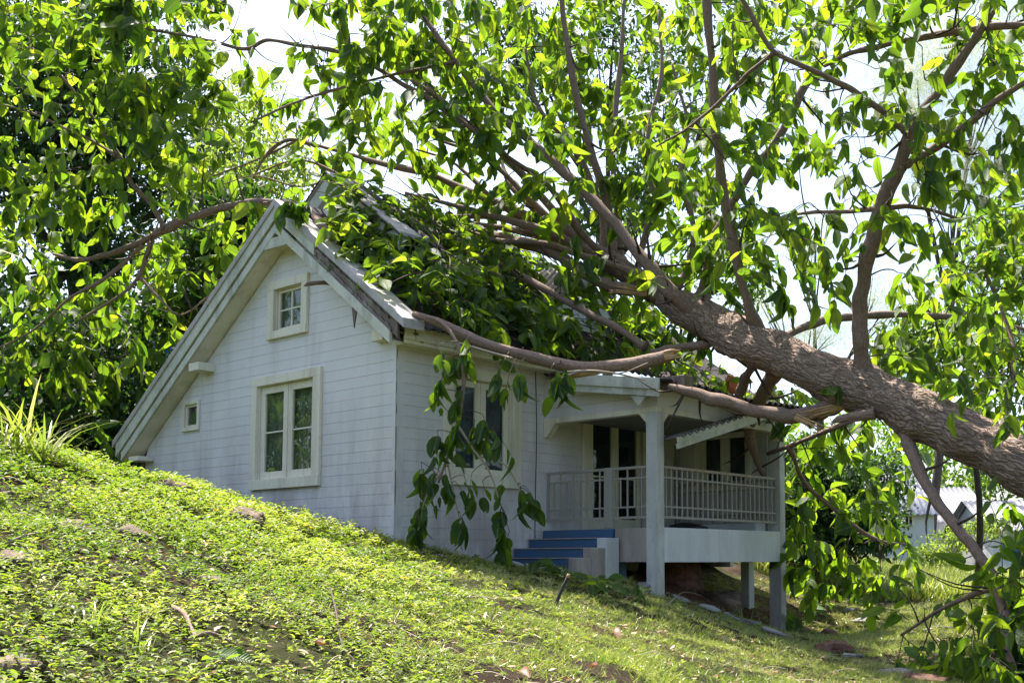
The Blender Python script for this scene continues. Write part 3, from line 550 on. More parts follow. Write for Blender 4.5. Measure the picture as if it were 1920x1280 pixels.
DX, DY, DZ = -0.60, 4.19, 6.58
b = MB()
for sg in (1, -1):
    q = [(DX + 0.12, DY, DZ), (DX + 0.12, DY + sg * 1.0, DZ - 0.95), (DX + 0.12, DY + sg * 0.84, DZ - 1.05), (DX + 0.12, DY, DZ - 0.22)]; b.prism(q, (-0.18, 0, 0))
dm = b.build('dormer', M['old_trim'], H, 0.01)
b = MB(); b.prism([(DX, DY - 0.8, 5.45), (DX, DY + 0.8, 5.45), (DX, DY + 0.8, DZ - 0.85), (DX, DY, DZ - 0.10), (DX, DY - 0.8, DZ - 0.85)], (-0.08, 0, 0)); b.build('dormer_wall', M['siding'], dm)
b = MB(); b.prism([(DX + 0.005, DY - 0.35, 5.62), (DX + 0.005, DY + 0.35, 5.62), (DX + 0.005, DY + 0.35, 5.9), (DX + 0.005, DY, 6.1), (DX + 0.005, DY - 0.35, 5.9)], (-0.03, 0, 0)); b.build('pane', M['glass'], dm)
b = MB(); b.box((DX - 0.02, DY - 0.9, 5.46), (DX + 0.10, DY + 0.9, 5.56)); b.build('dormer_sill', M['old_trim'], dm)
for sg in (1, -1): corrug('dormer_roof', lambda u, v, h, sg=sg: (v, DY + sg * u, DZ - 0.95 * u + 0.03 + h), 0, 1.08, -1.9, DX + 0.16, M['cap'], dm)
# porch
YP, XF, YQ = 2.83, 2.195, 6.27
b = MB(); b.box((0.0, YP + 0.2, 2.0), (XF - 0.2, YQ, 2.06)); b.build('porch_floor', M['floor'], H)
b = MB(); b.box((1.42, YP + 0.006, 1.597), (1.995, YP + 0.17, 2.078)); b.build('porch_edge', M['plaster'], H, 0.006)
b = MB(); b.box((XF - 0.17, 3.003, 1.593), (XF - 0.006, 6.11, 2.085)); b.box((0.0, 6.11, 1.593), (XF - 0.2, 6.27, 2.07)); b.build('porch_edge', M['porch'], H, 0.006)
def post(x0, x1, y0, y1, zb, zt, mat): b = MB(); b.box((x0, y0, zb), (x1, y1, zt)); return b.build('porch_post', M[mat], H, 0.012)
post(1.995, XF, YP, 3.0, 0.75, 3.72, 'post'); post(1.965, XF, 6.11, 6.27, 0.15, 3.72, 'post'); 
b = MB()
b.box((0.0, YP + 0.004, 3.70), (XF - 0.004, YP + 0.15, 3.785)); b.box((XF - 0.15, YP + 0.16, 3.70), (XF - 0.004, YQ, 3.785)); b.box((0.0, 6.12, 3.70), (XF - 0.16, 6.26, 3.785))
b.prism([(1.995, YP + 0.01, 3.70), (1.995, YP + 0.01, 3.56), (1.86, YP + 0.01, 3.70)], (0, 0.13, 0)); b.prism([(0.0, YP - 0.004, 3.70), (0.0, YP - 0.004, 3.50), (0.06, YP - 0.004, 3.50), (0.24, YP - 0.004, 3.70)], (0, 0.13, 0))
b.prism([(XF - 0.01, 3.0, 3.70), (XF - 0.01, 3.0, 3.56), (XF - 0.01, 3.13, 3.70)], (-0.13, 0, 0)); b.prism([(XF - 0.01, 6.11, 3.70), (XF - 0.01, 6.11, 3.56), (XF - 0.01, 5.98, 3.70)], (-0.13, 0, 0))
b.build('porch_beam', M['trim'], H, 0.004)
pr = lambda x: 4.42 - 0.145 * x                                              # porch roof height
b = MB(); 
for z0_, z1_ in ((3.788, 3.93), (3.935, 4.07), (4.075, 4.4)):
    def tz(x, z): return min(z, pr(x) - 0.02)
    b.hexa([(0.0, YP + 0.02, z0_), (XF, YP + 0.02, z0_), (XF, YP + 0.10, z0_), (0, YP + 0.10, z0_), (0.0, YP + 0.02, tz(0, z1_)), (XF, YP + 0.02, max(z0_ + 0.004, tz(XF, z1_))), (XF, YP + 0.10, max(z0_ + 0.004, tz(XF, z1_))), (0, YP + 0.10, tz(0, z1_))])
b.build('porch_gable_panel', M['siding'], H)
b = MB(); b.box((XF - 0.10, YP + 0.11, 3.788), (XF - 0.012, YQ, 4.06)); b.build('porch_front_panel', M['siding'], H)
b = MB(); b.box((0.02, YP + 0.12, 3.80), (XF - 0.12, YQ, 3.83)); b.build('porch_ceiling', M['floor'], H)
corrug('porch_roof', lambda u, v, h: (u, v, pr(u) + 0.04 + h - 0.05 * math.exp(-((v - 4.5) / 0.8) ** 2)), 0.2, 2.62, 2.62, 7.2, M['roof'], H, du=0.3)
b = MB(); b.hexa([(0.78, YP - 0.25, pr(0.78) - 0.10), (2.42, YP - 0.25, pr(2.42) - 0.10), (2.42, YP - 0.21, pr(2.42) - 0.10), (0.78, YP - 0.21, pr(0.78) - 0.10), (0.78, YP - 0.25, pr(0.78) + 0.06), (2.42, YP - 0.25, pr(2.42) + 0.06), (2.42, YP - 0.21, pr(2.42) + 0.06), (0.78, YP - 0.21, pr(0.78) + 0.06)])
b.hexa([(0.78, YP - 0.22, pr(0.78) - 0.20), (2.40, YP - 0.22, pr(2.40) - 0.20), (2.40, YP - 0.18, pr(2.40) - 0.20), (0.78, YP - 0.18, pr(0.78) - 0.20), (0.78, YP - 0.22, pr(0.78) - 0.095), (2.40, YP - 0.22, pr(2.40) - 0.095), (2.40, YP - 0.18, pr(2.40) - 0.095), (0.78, YP - 0.18, pr(0.78) - 0.095)])
b.prism([(1.88, YP - 0.20, pr(2) - 0.20), (2.18, YP - 0.20, pr(2) - 0.20), (2.02, YP - 0.20, pr(2) - 0.36)], (0, 0.03, 0)); b.build('porch_barge_board', M['old_trim'], H, 0.004)
b = MB(); b.box((2.2, YP - 0.1, 4.00), (2.75, YP + 0.12, 4.16)); props(b.build('broken_rafter', M['rotten'], H, 0.01), 'snapped dark rafter end')
# fallen strip of porch eave, still hanging from its right end
fa, fc = np.array([2.40, 3.02, 3.26]), np.array([2.40, 5.75, 4.02]); dv = fc - fa; up = np.array([0, 0, 1.0])
b = MB(); b.beam(fa - up * 0.045, fc - up * 0.045, 0.03, 0.08); b.beam(fa + up * 0.04 + np.array([0.015, 0, 0]), fc + up * 0.04 + np.array([0.015, 0, 0]), 0.03, 0.09)
fs = b.build('fallen_eave', M['old_trim'], H, 0.004); props(fs, 'white eave board torn down and hanging across the porch')
corrug('corrugated_strip', lambda u, v, h: tuple(fa + dv * v / 2.83 + np.array([u, 0, 0.10 + h - 0.1 * abs(u)])), -0.32, 0.05, 0, 2.80, M['sheet'], fs, wl=0.168, amp=0.026)
# railings
def railing(mp, s0, s1, nbal, mat_top, posts=()):
    b = MB(); b.bx(mp, s0, s1, -0.02, 0.02, 2.925, 2.965); r = b.build('railing', M[mat_top], H, 0.004)
    b = MB(); b.bx(mp, s0, s1, -0.018, 0.018, 2.215, 2.25); b.bx(mp, s0, s1, -0.0125, 0.0125, 2.785, 2.81); b.bx(mp, s0, s1, -0.0125, 0.0125, 2.37, 2.395)
    for x in (s0, s1 - 0.03): b.bx(mp, x, x + 0.03, -0.016, 0.016, 2.25, 2.925)
    b.build('rail_bar', M['rail'], r)
    for i in range(1, nbal + 1):
        x = s0 + (s1 - s0) * i / (nbal + 1); b = MB(); b.bx(mp, x - 0.010, x + 0.010, -0.010, 0.010, 2.25 if i % 2 == 0 or nbal > 15 else 2.395, 2.925 if i % 2 == 0 or nbal > 15 else 2.785); b.build('baluster', M['rail'], r)
    for x in posts: b = MB(); b.bx(mp, x - 0.05, x + 0.03, -0.03, 0.03, 2.09, 2.97); b.build('rail_post', M['rail'], r, 0.004)
    return r
mP = lambda s, n, z: (s, YP + 0.08 - n, z); mQ = lambda s, n, z: (XF - 0.08 + n, s, z); mR = lambda s, n, z: (s, 6.2 + n, z)
props(railing(mP, 0.02, 1.99, 14, 'rail', (1.22, 1.30)), 'porch railing by the blue steps'); props(railing(mQ, 3.005, 6.105, 23, 'rust_rail'), 'long porch railing with a rusty top rail'); props(railing(mR, 0.02, 1.95, 14, 'rail'), 'far porch railing in front of the wing')
# steps
for i, (yy, zt) in enumerate(((2.80, 2.075), (2.50, 1.933), (2.19, 1.79), (1.88, 1.65))):
    b = MB(); b.box((0.03, yy, 1.0), (1.36 if i else 1.40, yy + 0.32, zt)); st = b.build('step', M['blue'], H, 0.006)
    b = MB(); b.box((0.03, yy - 0.02, zt), (1.36 if i else 1.40, yy + 0.30, zt + 0.014)); b.build('tread_edge', M['plaster'], st) if i else None
for i, (yy, zt) in enumerate(((2.50, 1.94), (2.20, 1.80), (1.90, 1.66))):
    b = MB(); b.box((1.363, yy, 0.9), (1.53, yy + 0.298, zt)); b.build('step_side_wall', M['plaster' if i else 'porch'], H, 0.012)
# cable down the wall and a few things on the porch
a = Acc(); a.tube([(0.02, 2.63, 4.5, 0.006), (0.022, 2.66, 3.6, 0.006), (0.02, 2.64, 2.6, 0.006), (0.02, 2.63, 1.6, 0.006)], sides=6); a.build('cable', M['cable'], H)
b = MB(); b.prism([(1.30, 4.2, 2.07), (1.9, 4.2, 2.07), (1.9, 4.2, 2.13), (1.6, 4.2, 2.2), (1.35, 4.2, 2.16)], (0, 0.3, 0)); props(b.build('plastic_tub', M['plastic'], None, 0.02), 'low black plastic object lying on the porch floor behind the railing', 'tub')
b = MB(); b.box((0.55, 5.75, 2.07), (1.95, 6.05, 2.22)); props(b.build('storage_bench', M['white'], None, 0.015), 'low pale board box at the far end of the porch floor', 'box')

# ------------------------------------------------------------------ the fallen tree
T = thing('fallen_tree', 'huge uprooted broad-leaved tree lying across the roof, its trunk coming in from the right edge', 'tree')
SHOOTS = []; limbs = []           # (points n x 4, is it skeleton for twigs)
def limb(L, name='limb', mat='limb', sides=12, rough=0.16, base_flare=1.5, skel=True, parent=T, fine=0.0, seg=7):
    p = np.array(px_path(L)); p[:, 3] *= 0.88 if name in ('limb', 'stem') else 1
    if base_flare > 1 and len(p) > 2:
        q = p[0] * 0.8 + p[1] * 0.2; q[3] = p[0][3]; p[0][3] *= base_flare; p = np.vstack([p[:1], q[None], p[1:]])
    if name == 'limb' and len(p) > 3:                    # kinks, and bare side shoots
        q = smooth_path(p, 3); q[1:-1, :3] += rdir(len(q) - 2) * (q[1:-1, 3:4] * 0.17); q[1:-1, 3] *= rng.uniform(0.88, 1.14, len(q) - 2); p = q; seg = 3
        for _ in range(len(L)):
            k = random.randrange(1, len(p) - 1); dv_ = rdir(1)[0]; ln_ = random.uniform(0.25, 0.9); SHOOTS.append(np.array([np.r_[p[k, :3], p[k, 3] * 0.3 + 0.004], np.r_[p[k, :3] + dv_ * ln_ * 0.5 + rdir(1)[0] * 0.05, p[k, 3] * 0.15 + 0.004], np.r_[p[k, :3] + dv_ * ln_ + np.array([0, 0, 0.15 * ln_]), 0.003]]))
    V, Q, U = tube(p, seg=seg, sides=sides, rough=rough, fine=fine)
    o = mesh_np(name, V, q2t(Q), M[mat], parent, U)
    if skel: limbs.append(smooth_path(p, 6))
    return o
trunk = [(2760, 1345, 10.35, 118), (2700, 1312, 10.4, 92), (2620, 1266, 10.5, 76), (2450, 1170, 10.7, 68), (2230, 1050, 11.0, 58), (2080, 965, 11.4, 54), (1919, 876, 12, 49), (1860, 846, 12.3, 44), (1800, 812, 12.6, 46), (1700, 765, 13.2, 43), (1600, 727, 13.8, 45), (1540, 700, 14.1, 37), (1500, 682, 14.4, 38), (1420, 648, 15, 38), (1370, 628, 15.5, 37), (1335, 606, 15.8, 32), (1290, 585, 16.2, 31),
         (1235, 548, 16.8, 25), (1180, 512, 17.4, 21), (1130, 484, 17.9, 19), (1080, 460, 18.3, 15), (1035, 436, 18.7, 11)]
limb(trunk, 'trunk', 'bark', 120, 0.24, 1.0, True, fine=0.17, seg=26)
LB = [
 [(1050, 445, 18.6, 14), (985, 405, 18.8, 11), (930, 380, 18.9, 9), (860, 352, 19.1, 8), (800, 325, 19.3, 7), (720, 308, 19.6, 6), (640, 285, 20, 4), (560, 262, 20.3, 3)],
 [(1320, 600, 15.9, 15), (1255, 545, 15.9, 15), (1200, 478, 16.0, 13), (1130, 395, 16.2, 11), (1060, 325, 16.4, 10), (1000, 270, 16.6, 9), (930, 210, 16.8, 8), (865, 130, 17.0, 7), (810, 55, 17.2, 6), (765, -10, 17.4, 5)],
 [(1432, 640, 15.0, 15), (1400, 560, 14.8, 12), (1375, 460, 14.6, 11), (1357, 370, 14.5, 10), (1343, 250, 14.3, 10), (1335, 130, 14.1, 9), (1325, 0, 13.9, 9), (1320, -120, 13.7, 8)],
 [(1622, 712, 13.7, 20), (1612, 640, 13.5, 16), (1615, 560, 13.4, 15), (1628, 480, 13.2, 16), (1655, 385, 13.0, 15), (1690, 300, 12.8, 15), (1715, 235, 12.6, 13), (1775, 150, 12.4, 12), (1830, 70, 12.2, 10), (1880, -20, 12, 9)],
 [(1700, 308, 12.8, 9), (1745, 282, 12.6, 9), (1800, 245, 12.4, 9), (1860, 195, 12.2, 7), (1930, 150, 12, 6), (2010, 100, 11.8, 5)],
 [(1700, 248, 12.6, 7), (1650, 205, 12.5, 6), (1590, 165, 12.4, 6), (1520, 130, 12.3, 5), (1450, 95, 12.2, 5), (1415, 40, 12.1, 5), (1375, -30, 12, 4)],
 [(1935, 148, 12.1, 6), (1990, 90, 12.2, 7), (1920, 50, 12.3, 7), (1820, 55, 12.4, 7), (1720, 72, 12.6, 7), (1640, 90, 12.8, 6), (1590, 102, 13, 5), (1545, 125, 13.2, 3)],
 [(1318, 560, 16.4, 14), (1330, 500, 16.2, 12), (1345, 440, 16.1, 10), (1370, 385, 16, 9), (1410, 320, 15.9, 8), (1465, 250, 15.8, 8), (1500, 180, 15.7, 9), (1535, 122, 15.6, 9), (1548, 112, 15.6, 6)],
 [(1440, 655, 15.1, 12), (1490, 622, 15.4, 10), (1550, 600, 15.7, 9), (1620, 592, 16, 8), (1720, 590, 16.3, 7), (1810, 598, 16.6, 6), (1900, 612, 16.9, 4), (1980, 640, 17, 3)],
 [(1650, 390, 13.0, 6), (1590, 397, 13.2, 5), (1530, 398, 13.4, 4), (1470, 405, 13.6, 3)],
 [(1650, 392, 13.0, 6), (1700, 387, 13.0, 5), (1750, 395, 13.1, 4), (1800, 412, 13.2, 3)],
 [(1235, 552, 16.6, 13), (1170, 542, 16.9, 12), (1110, 520, 17.2, 12), (1050, 480, 17.5, 12), (990, 458, 17.8, 12), (920, 442, 18.1, 11), (850, 433, 18.4, 9), (780, 420, 18.7, 6)],
 [(1210, 650, 16.2, 8), (1150, 610, 16.4, 9), (1080, 575, 16.7, 8), (1010, 535, 17.0, 8), (940, 498, 17.3, 7), (870, 475, 17.6, 7), (812, 460, 17.9, 5)],
 [(1100, 470, 18.0, 10), (1040, 400, 17.8, 9), (985, 335, 17.6, 8), (930, 275, 17.4, 7), (885, 238, 17.2, 6), (830, 190, 17, 5), (770, 150, 16.8, 4)],
 [(1150, 480, 17.9, 11), (1140, 400, 17.9, 9), (1120, 320, 17.8, 8), (1095, 240, 17.7, 8), (1075, 150, 17.6, 7), (1060, 60, 17.5, 6), (1050, -30, 17.4, 5)],
 [(1165, 490, 18.1, 8), (1158, 400, 18.3, 7), (1150, 300, 18.5, 6), (1155, 200, 18.7, 6), (1165, 100, 18.9, 5), (1170, 0, 19, 4)],
 [(1000, 420, 18.9, 7), (950, 408, 19.0, 6), (890, 406, 19.0, 6), (820, 407, 19.0, 6), (740, 405, 19, 5), (660, 398, 18.8, 7), (590, 392, 18.2, 8), (540, 385, 17.6, 8), (500, 379, 17.5, 8), (440, 385, 17.6, 8), (380, 400, 17.8, 8), (320, 424, 18.0, 9), (270, 452, 18.2, 7), (210, 474, 18.4, 6), (150, 487, 18.6, 5), (100, 476, 18.8, 3)],
 [(308, 428, 18.0, 6), (285, 385, 18.0, 5), (248, 345, 18.0, 5), (232, 310, 18.0, 5), (212, 275, 18.0, 4), (170, 215, 17.9, 3), (120, 150, 17.8, 3), (60, 90, 17.7, 2)],
 [(218, 292, 18.0, 4), (170, 262, 18.1, 3), (120, 240, 18.2, 3), (60, 212, 18.3, 2.5), (-20, 190, 18.4, 2)],
 [(288, 440, 18.1, 6), (276, 475, 18.2, 5), (262, 515, 18.3, 4), (230, 550, 18.4, 3), (150, 600, 18.4, 3)],
 [(262, 520, 18.3, 3), (300, 560, 18.2, 3), (340, 590, 18.1, 2), (400, 548, 17.8, 2)],
 [(268, 460, 18.2, 4), (200, 520, 18.3, 4), (130, 560, 18.4, 3), (60, 620, 18.5, 2), (-20, 660, 18.5, 2)],
 [(870, 240, 17.2, 6), (820, 195, 17.2, 6), (750, 155, 17.3, 5), (690, 118, 17.4, 5), (640, 98, 17.5, 5), (560, 85, 17.6, 4), (500, 76, 17.8, 4), (460, 92, 17.9, 4), (400, 78, 18, 3), (320, 62, 18, 3), (230, 48, 18, 2)],
 [(655, 102, 17.5, 4), (652, 60, 17.5, 4), (640, 10, 17.5, 3.5), (650, -40, 17.4, 3)],
 [(850, 118, 17.0, 4), (760, 135, 17.2, 3), (660, 160, 17.3, 3), (560, 190, 17.4, 2.5), (470, 230, 17.5, 2)],
 [(1450, 100, 12.2, 4), (1400, 140, 12.6, 4), (1350, 190, 12.9, 4), (1290, 240, 13.2, 3), (1230, 275, 13.5, 2)],
 [(1352, 632, 15.6, 12), (1320, 646, 15.8, 9), (1270, 650, 16.0, 8), (1220, 660, 16.2, 6)],
 [(1460, 680, 14.9, 20), (1448, 705, 15.4, 17), (1428, 745, 16.4, 15), (1405, 800, 17.4, 11), (1415, 850, 17.7, 9), (1432, 890, 17.9, 6)],
 [(1420, 672, 15.2, 12), (1402, 700, 15.7, 10), (1390, 732, 16.2, 11), (1380, 760, 16.4, 8)],
 [(1694, 800, 13.1, 16), (1708, 845, 12.9, 13), (1735, 905, 12.6, 11), (1775, 965, 12.3, 11), (1822, 1022, 12.0, 11), (1862, 1080, 11.8, 11), (1882, 1150, 11.6, 10), (1888, 1220, 11.4, 9), (1910, 1290, 11.2, 8)],
 [(1640, 770, 14.0, 7), (1580, 795, 14.9, 6), (1520, 820, 15.8, 5), (1475, 838, 16.6, 5), (1440, 850, 17.9, 4)],
 [(1480, 838, 16.4, 5), (1510, 905, 17.4, 5), (1570, 960, 18.0, 4), (1640, 1010, 18.4, 4), (1700, 1020, 18.8, 2)],
 [(1870, 1100, 11.8, 6), (1810, 1120, 12.2, 5), (1750, 1150, 12.6, 4), (1690, 1190, 13.0, 3)],
 [(1860, 870, 12.4, 8), (1890, 760, 12.8, 6), (1900, 660, 13.2, 5), (1870, 560, 13.6, 4), (1830, 480, 13.9, 3)],
]
FAN = [[(1120, 480, 17.9, 10), (1040, 440, 17.7, 8), (950, 412, 17.7, 7), (860, 388, 17.9, 5), (760, 362, 18.1, 3)], [(1090, 465, 18.1, 9), (1010, 392, 18.2, 7), (950, 330, 18.3, 6), (900, 290, 18.4, 4), (820, 262, 18.5, 3)],
 [(1150, 500, 17.6, 9), (1085, 430, 17.2, 8), (1030, 350, 17.0, 6), (960, 300, 16.8, 5), (880, 240, 16.7, 4), (800, 160, 16.6, 3)], [(1190, 520, 17.3, 9), (1210, 440, 17.4, 7), (1225, 350, 17.5, 6), (1215, 250, 17.6, 5), (1240, 140, 17.8, 4), (1235, 20, 18, 3)],
 [(1130, 480, 18.0, 8), (1128, 400, 18.3, 6), (1090, 300, 18.6, 5), (1010, 200, 18.9, 4), (985, 90, 19.1, 3)], [(1060, 455, 18.5, 8), (1000, 440, 18.5, 7), (930, 425, 18.6, 6), (850, 418, 18.7, 5), (780, 402, 18.7, 4), (720, 372, 18.8, 2)],
 [(1240, 545, 16.8, 9), (1160, 500, 17.0, 7), (1080, 475, 17.3, 7), (1010, 455, 17.5, 6), (930, 450, 17.8, 5), (860, 425, 18.0, 3)], [(1260, 560, 16.5, 9), (1290, 500, 16.6, 7), (1300, 420, 16.7, 6), (1275, 330, 16.8, 5), (1290, 240, 16.9, 4), (1260, 120, 17, 3)],
 [(1100, 468, 18.1, 7), (1030, 418, 18.4, 6), (960, 352, 18.7, 5), (940, 300, 19.0, 3)], [(1045, 440, 18.5, 6), (1060, 400, 18.6, 5), (1100, 350, 18.7, 4), (1095, 300, 18.7, 3)], [(930, 380, 18.9, 5), (880, 330, 19, 4), (840, 300, 19.1, 3), (780, 280, 19.2, 2)],
 [(720, 402, 18.9, 4), (690, 360, 18.9, 3), (640, 330, 19.0, 3), (560, 300, 19.2, 2), (470, 330, 19.4, 1.5)], [(590, 272, 20.0, 4), (540, 262, 20, 4), (500, 290, 20, 3), (475, 335, 20, 2)], [(560, 262, 20.2, 3), (480, 300, 20, 2), (400, 330, 20, 1.5)], [(640, 330, 19.0, 2), (560, 350, 19.0, 2), (480, 330, 19.2, 1.5), (420, 345, 19.3, 1)]]
for L in LB + FAN: limb(L)
# torn branch lying along the porch front, still joined to the trunk by its fibres
limb([(1600, 742, 13.9, 20), (1560, 762, 14.0, 20), (1520, 776, 14.1, 17), (1460, 778, 14.2, 16), (1400, 764, 14.35, 15), (1330, 745, 14.5, 13), (1285, 733, 14.6, 10), (1255, 724, 14.7, 6)], base_flare=1.2)
limb([(1640, 775, 13.2, 11), (1600, 782, 13.3, 10), (1572, 786, 13.4, 6), (1560, 792, 13.4, 2)], 'torn_wood', 'limb', base_flare=1.0, skel=False)

# foliage: density read from the photograph, 80-pixel cells, 0-9
GRID = ["556653168878776676545344", "556664125677776655433233", "565564236678776754322232", "554543354445665564324334", "444443112123345554323444",
        "221234000012233456421346", "444455000001133444320346", "444430000000001220001344", "444300000000000110004456", "332200000000000000014455",
        "222000000000000000663112", "000000000000000000772001", "000000000000000000773002", "000000000000000000773214", "000000000000000000100356", "000000000000000000000356"]
DEP = lambda x, y: None
skel = np.vstack([np.c_[l[:, :3], l[:, 3]] for l in limbs]); sx, sy, sz_ = [], [], []
v_ = skel[:, :3] - CAM; zz = v_ @ F_; SPX = CX + FPX * (v_ @ R_) / zz; SPY = CY - FPX * (v_ @ U_) / zz; SPD = zz
house_poly = [(225, 865), (400, 600), (520, 372), (800, 592), (1000, 690), (1270, 705), (1480, 745), (1482, 1210), (225, 1210)]
def inpoly(x, y, poly):
    c = False; n = len(poly)
    for i in range(n):
        (x1, y1), (x2, y2) = poly[i], poly[(i + 1) % n]
        if (y1 > y) != (y2 > y) and x < (x2 - x1) * (y - y1) / (y2 - y1) + x1: c = not c
    return c
trk = np.array([(a, b_) for a, b_, *_ in trunk])
def near_trunk(x, y, m=60):
    if x < 1300: return False
    yy = np.interp(x, trk[::-1, 0], trk[::-1, 1]); return abs(y - yy) < m
clusters = []
for r_i, row in enumerate(GRID):
    for c_i, ch in enumerate(row + row[-1]):
        dens = int(ch)
        if not dens: continue
        for _ in range(int(rng.poisson(dens * 1.38))):
            x = (c_i + random.random()) * 80 - (20 if c_i == 0 else 0); y = (r_i + random.random()) * 80 - 22
            if c_i > 23: x = 1925 + random.random() * 60
            k = np.argmin((SPX - x) ** 2 + (SPY - y) ** 2 + rng.random(len(SPX)) * 2500); d = SPD[k] + random.gauss(0, 0.55)
            if r_i <= 2 and 12 <= c_i <= 18: d += random.uniform(0.8, 2.6)
            if r_i >= 10 and c_i in (18, 19, 20) : d = random.uniform(17.0, 20.5)
            if x < 480 and y > 420: d = random.uniform(18.3, 20.5)
            if c_i in (5, 6, 7, 8) and 3 <= r_i <= 5: d = max(d, 17.5)
            if inpoly(x, y + 30, house_poly): continue
            if near_trunk(x, y + 25): 
                if random.random() < 0.93: continue
                d = max(d, np.interp(x, [1300, 1919], [17.5, 13.5]) )
            clusters.append(P(x, y, d))
for _ in range(90):                                     # a little foliage just above the frame and beyond its sides
    x = random.uniform(-200, 2100); k = np.argmin((SPX - x) ** 2 + (SPY + 60) ** 2); clusters.append(P(x, random.uniform(-200, -20), SPD[k] + random.gauss(0, 0.8)))
# leaves crushed on to the roof slope
def roofz(x, y):
    z = zout(x) if x < 0.5 else -9
    if 0.3 < x < 2.6 and 2.6 < y < 7.2: z = max(z, pr(x) + 0.06)
    return z
pile = []
poly_roof = [(612, 425), (700, 395), (860, 400), (960, 420), (1060, 470), (1180, 560), (1290, 640), (1285, 690), (1100, 672), (1000, 655), (880, 622), (810, 590), (760, 560), (700, 492)]
while len(pile) < 560:
    x = random.uniform(600, 1300) if len(pile) < 430 else random.uniform(620, 980); y = random.uniform(390, 700) if len(pile) < 430 else random.uniform(385, 500)
    if not inpoly(x, y, poly_roof) or (x < 715 and y < 440): continue
    ray = F_ + R_ * (x - CX) / FPX - U_ * (y - CY) / FPX; ds = np.linspace(14, 21, 200); hit = None
    for d in ds:
        q = CAM + ray * d
        if q[2] < roofz(q[0], q[1]) + 0.02: hit = q; break
    if hit is None or (abs(hit[1] - DY) < 0.8 and DX - 0.8 < hit[0] < 0.15): continue
    pile.append(hit + np.array([random.uniform(-0.1, 0.2), -random.uniform(0, 0.2), random.choice((0.05, 0.15, 0.3, 0.55)) * random.uniform(0.5, 1.3)]))
def porch_pile():
    q = []
    for _ in range(26): x = random.uniform(0.9, 2.4); y = random.uniform(4.2, 6.8); q.append(np.array([x, y, pr(x) + random.uniform(0.12, 0.35)]))
    return q
pile += porch_pile()

class Foliage:
    """sprays of broad leaves on thin twigs, each spray tied to the nearest wood"""
    def __init__(s): s.pos, s.dir, s.nrm, s.size, s.rnd, s.tw = [], [], [], [], [], Acc()
    def spray(s, start, heading, length, n, leaf, droop=1.0, rnd=(0, 1), flatn=None, scat=1.0, twig_r=0.006):
        h = np.array(heading, float); h /= np.linalg.norm(h); p = np.array(start, float); pts = [np.r_[p, twig_r]]; st = length / n
        for i in range(n):
            h = h + np.array([random.uniform(-0.18, 0.18), random.uniform(-0.18, 0.18), -0.16 * droop + random.uniform(-0.1, 0.1)]); h /= np.linalg.norm(h); p = p + h * st; pts.append(np.r_[p, twig_r * (1 - 0.75 * (i + 1) / n)])
            for side in ((1, -1) if random.random() < 0.55 else (random.choice((1, -1)),)):
                sdv = np.cross(h, (0, 0, 1.0)); sdv /= np.linalg.norm(sdv) + 1e-6
                d = 0.5 * h + side * 0.6 * sdv + np.array([random.gauss(0, 0.38) * scat, random.gauss(0, 0.38) * scat, -0.85 * droop + random.gauss(0, 0.62) * scat * droop]); d /= np.linalg.norm(d)
                if flatn is not None: d = d - flatn * (d @ flatn) * 0.8; nn = flatn + 0.45 * rdir(1)[0]
                else: nn = np.array([0, 0, 0.45]) + 0.35 * side * sdv + 0.8 * rdir(1)[0]
                s.pos.append(p + d * 0.012); s.dir.append(d); s.nrm.append(nn); s.size.append(leaf * random.choice((0.45, 0.7, 0.85, 1.0, 1.1)) * random.uniform(0.85, 1.15)); s.rnd.append(min(0.88, max(0, random.gauss(0.40, 0.24)) if random.random() > 0.004 else random.uniform(0.9, 1)) * (rnd[1] - rnd[0]) + rnd[0])
        s.tw.tube(np.array(pts), seg=2, sides=5, close=False); return pts
    def leaves(s, tmpl): return place_leaves(tmpl, np.array(s.pos), np.array(s.dir), np.array(s.nrm), np.array(s.size), np.array(s.rnd))
FO = Foliage()
# grow connecting twigs outward from the limbs: nearest sprays first, each new node becomes wood for the next
C_ = np.array(clusters); nodes = skel[:, :3].copy(); nrad = np.minimum(skel[:, 3], 0.03)
dist = np.array([np.sqrt(((nodes - c) ** 2).sum(1).min()) for c in C_]); order = np.argsort(dist)
NB = [nodes]; NR = [nrad]
for oi in order:
    c = C_[oi]; A = np.vstack(NB) if len(NB) < 40 else None
    if A is None: NB = [np.vstack(NB)]; NR = [np.concatenate(NR)]; A = NB[0]
    Rr = np.concatenate(NR); dd = ((A - c) ** 2).sum(1); k = int(np.argmin(dd)); a = A[k]; L = math.sqrt(dd[k])
    v = c - a; hv = v / (L + 1e-6)
    if L > 0.12:
        r0 = min(Rr[k] * 0.8, 0.004 + 0.0055 * L + 0.003); sag = np.array([random.uniform(-1, 1), random.uniform(-1, 1), random.uniform(0.3, 1.3)]) * L * 0.10
        m1 = a + v * 0.35 + sag; m2 = a + v * 0.7 + sag * 0.8; FO.tw.tube(np.array([np.r_[a, r0 * 1.2], np.r_[m1, r0], np.r_[m2, r0 * 0.8], np.r_[c, 0.0055]]), seg=3, sides=5, close=False)
        ts = np.linspace(0.2, 1, max(2, int(L / 0.25)))[:, None]; NB.append(a * (1 - ts) + c * ts + sag * (4 * ts * (1 - ts)) * 0.25); NR.append(np.full(len(ts), r0 * 0.85))
    FO.spray(c, hv * 0.6 + np.array([random.uniform(-0.7, 0.7), random.uniform(-0.7, 0.7), random.uniform(-0.3, 0.25)]), random.uniform(0.30, 0.70), random.randint(3, 7), 0.295 * min(1.08, max(0.78, float((c - CAM) @ F_) / 16.5)))
slope_n = np.array([0.593, 0, 0.805])
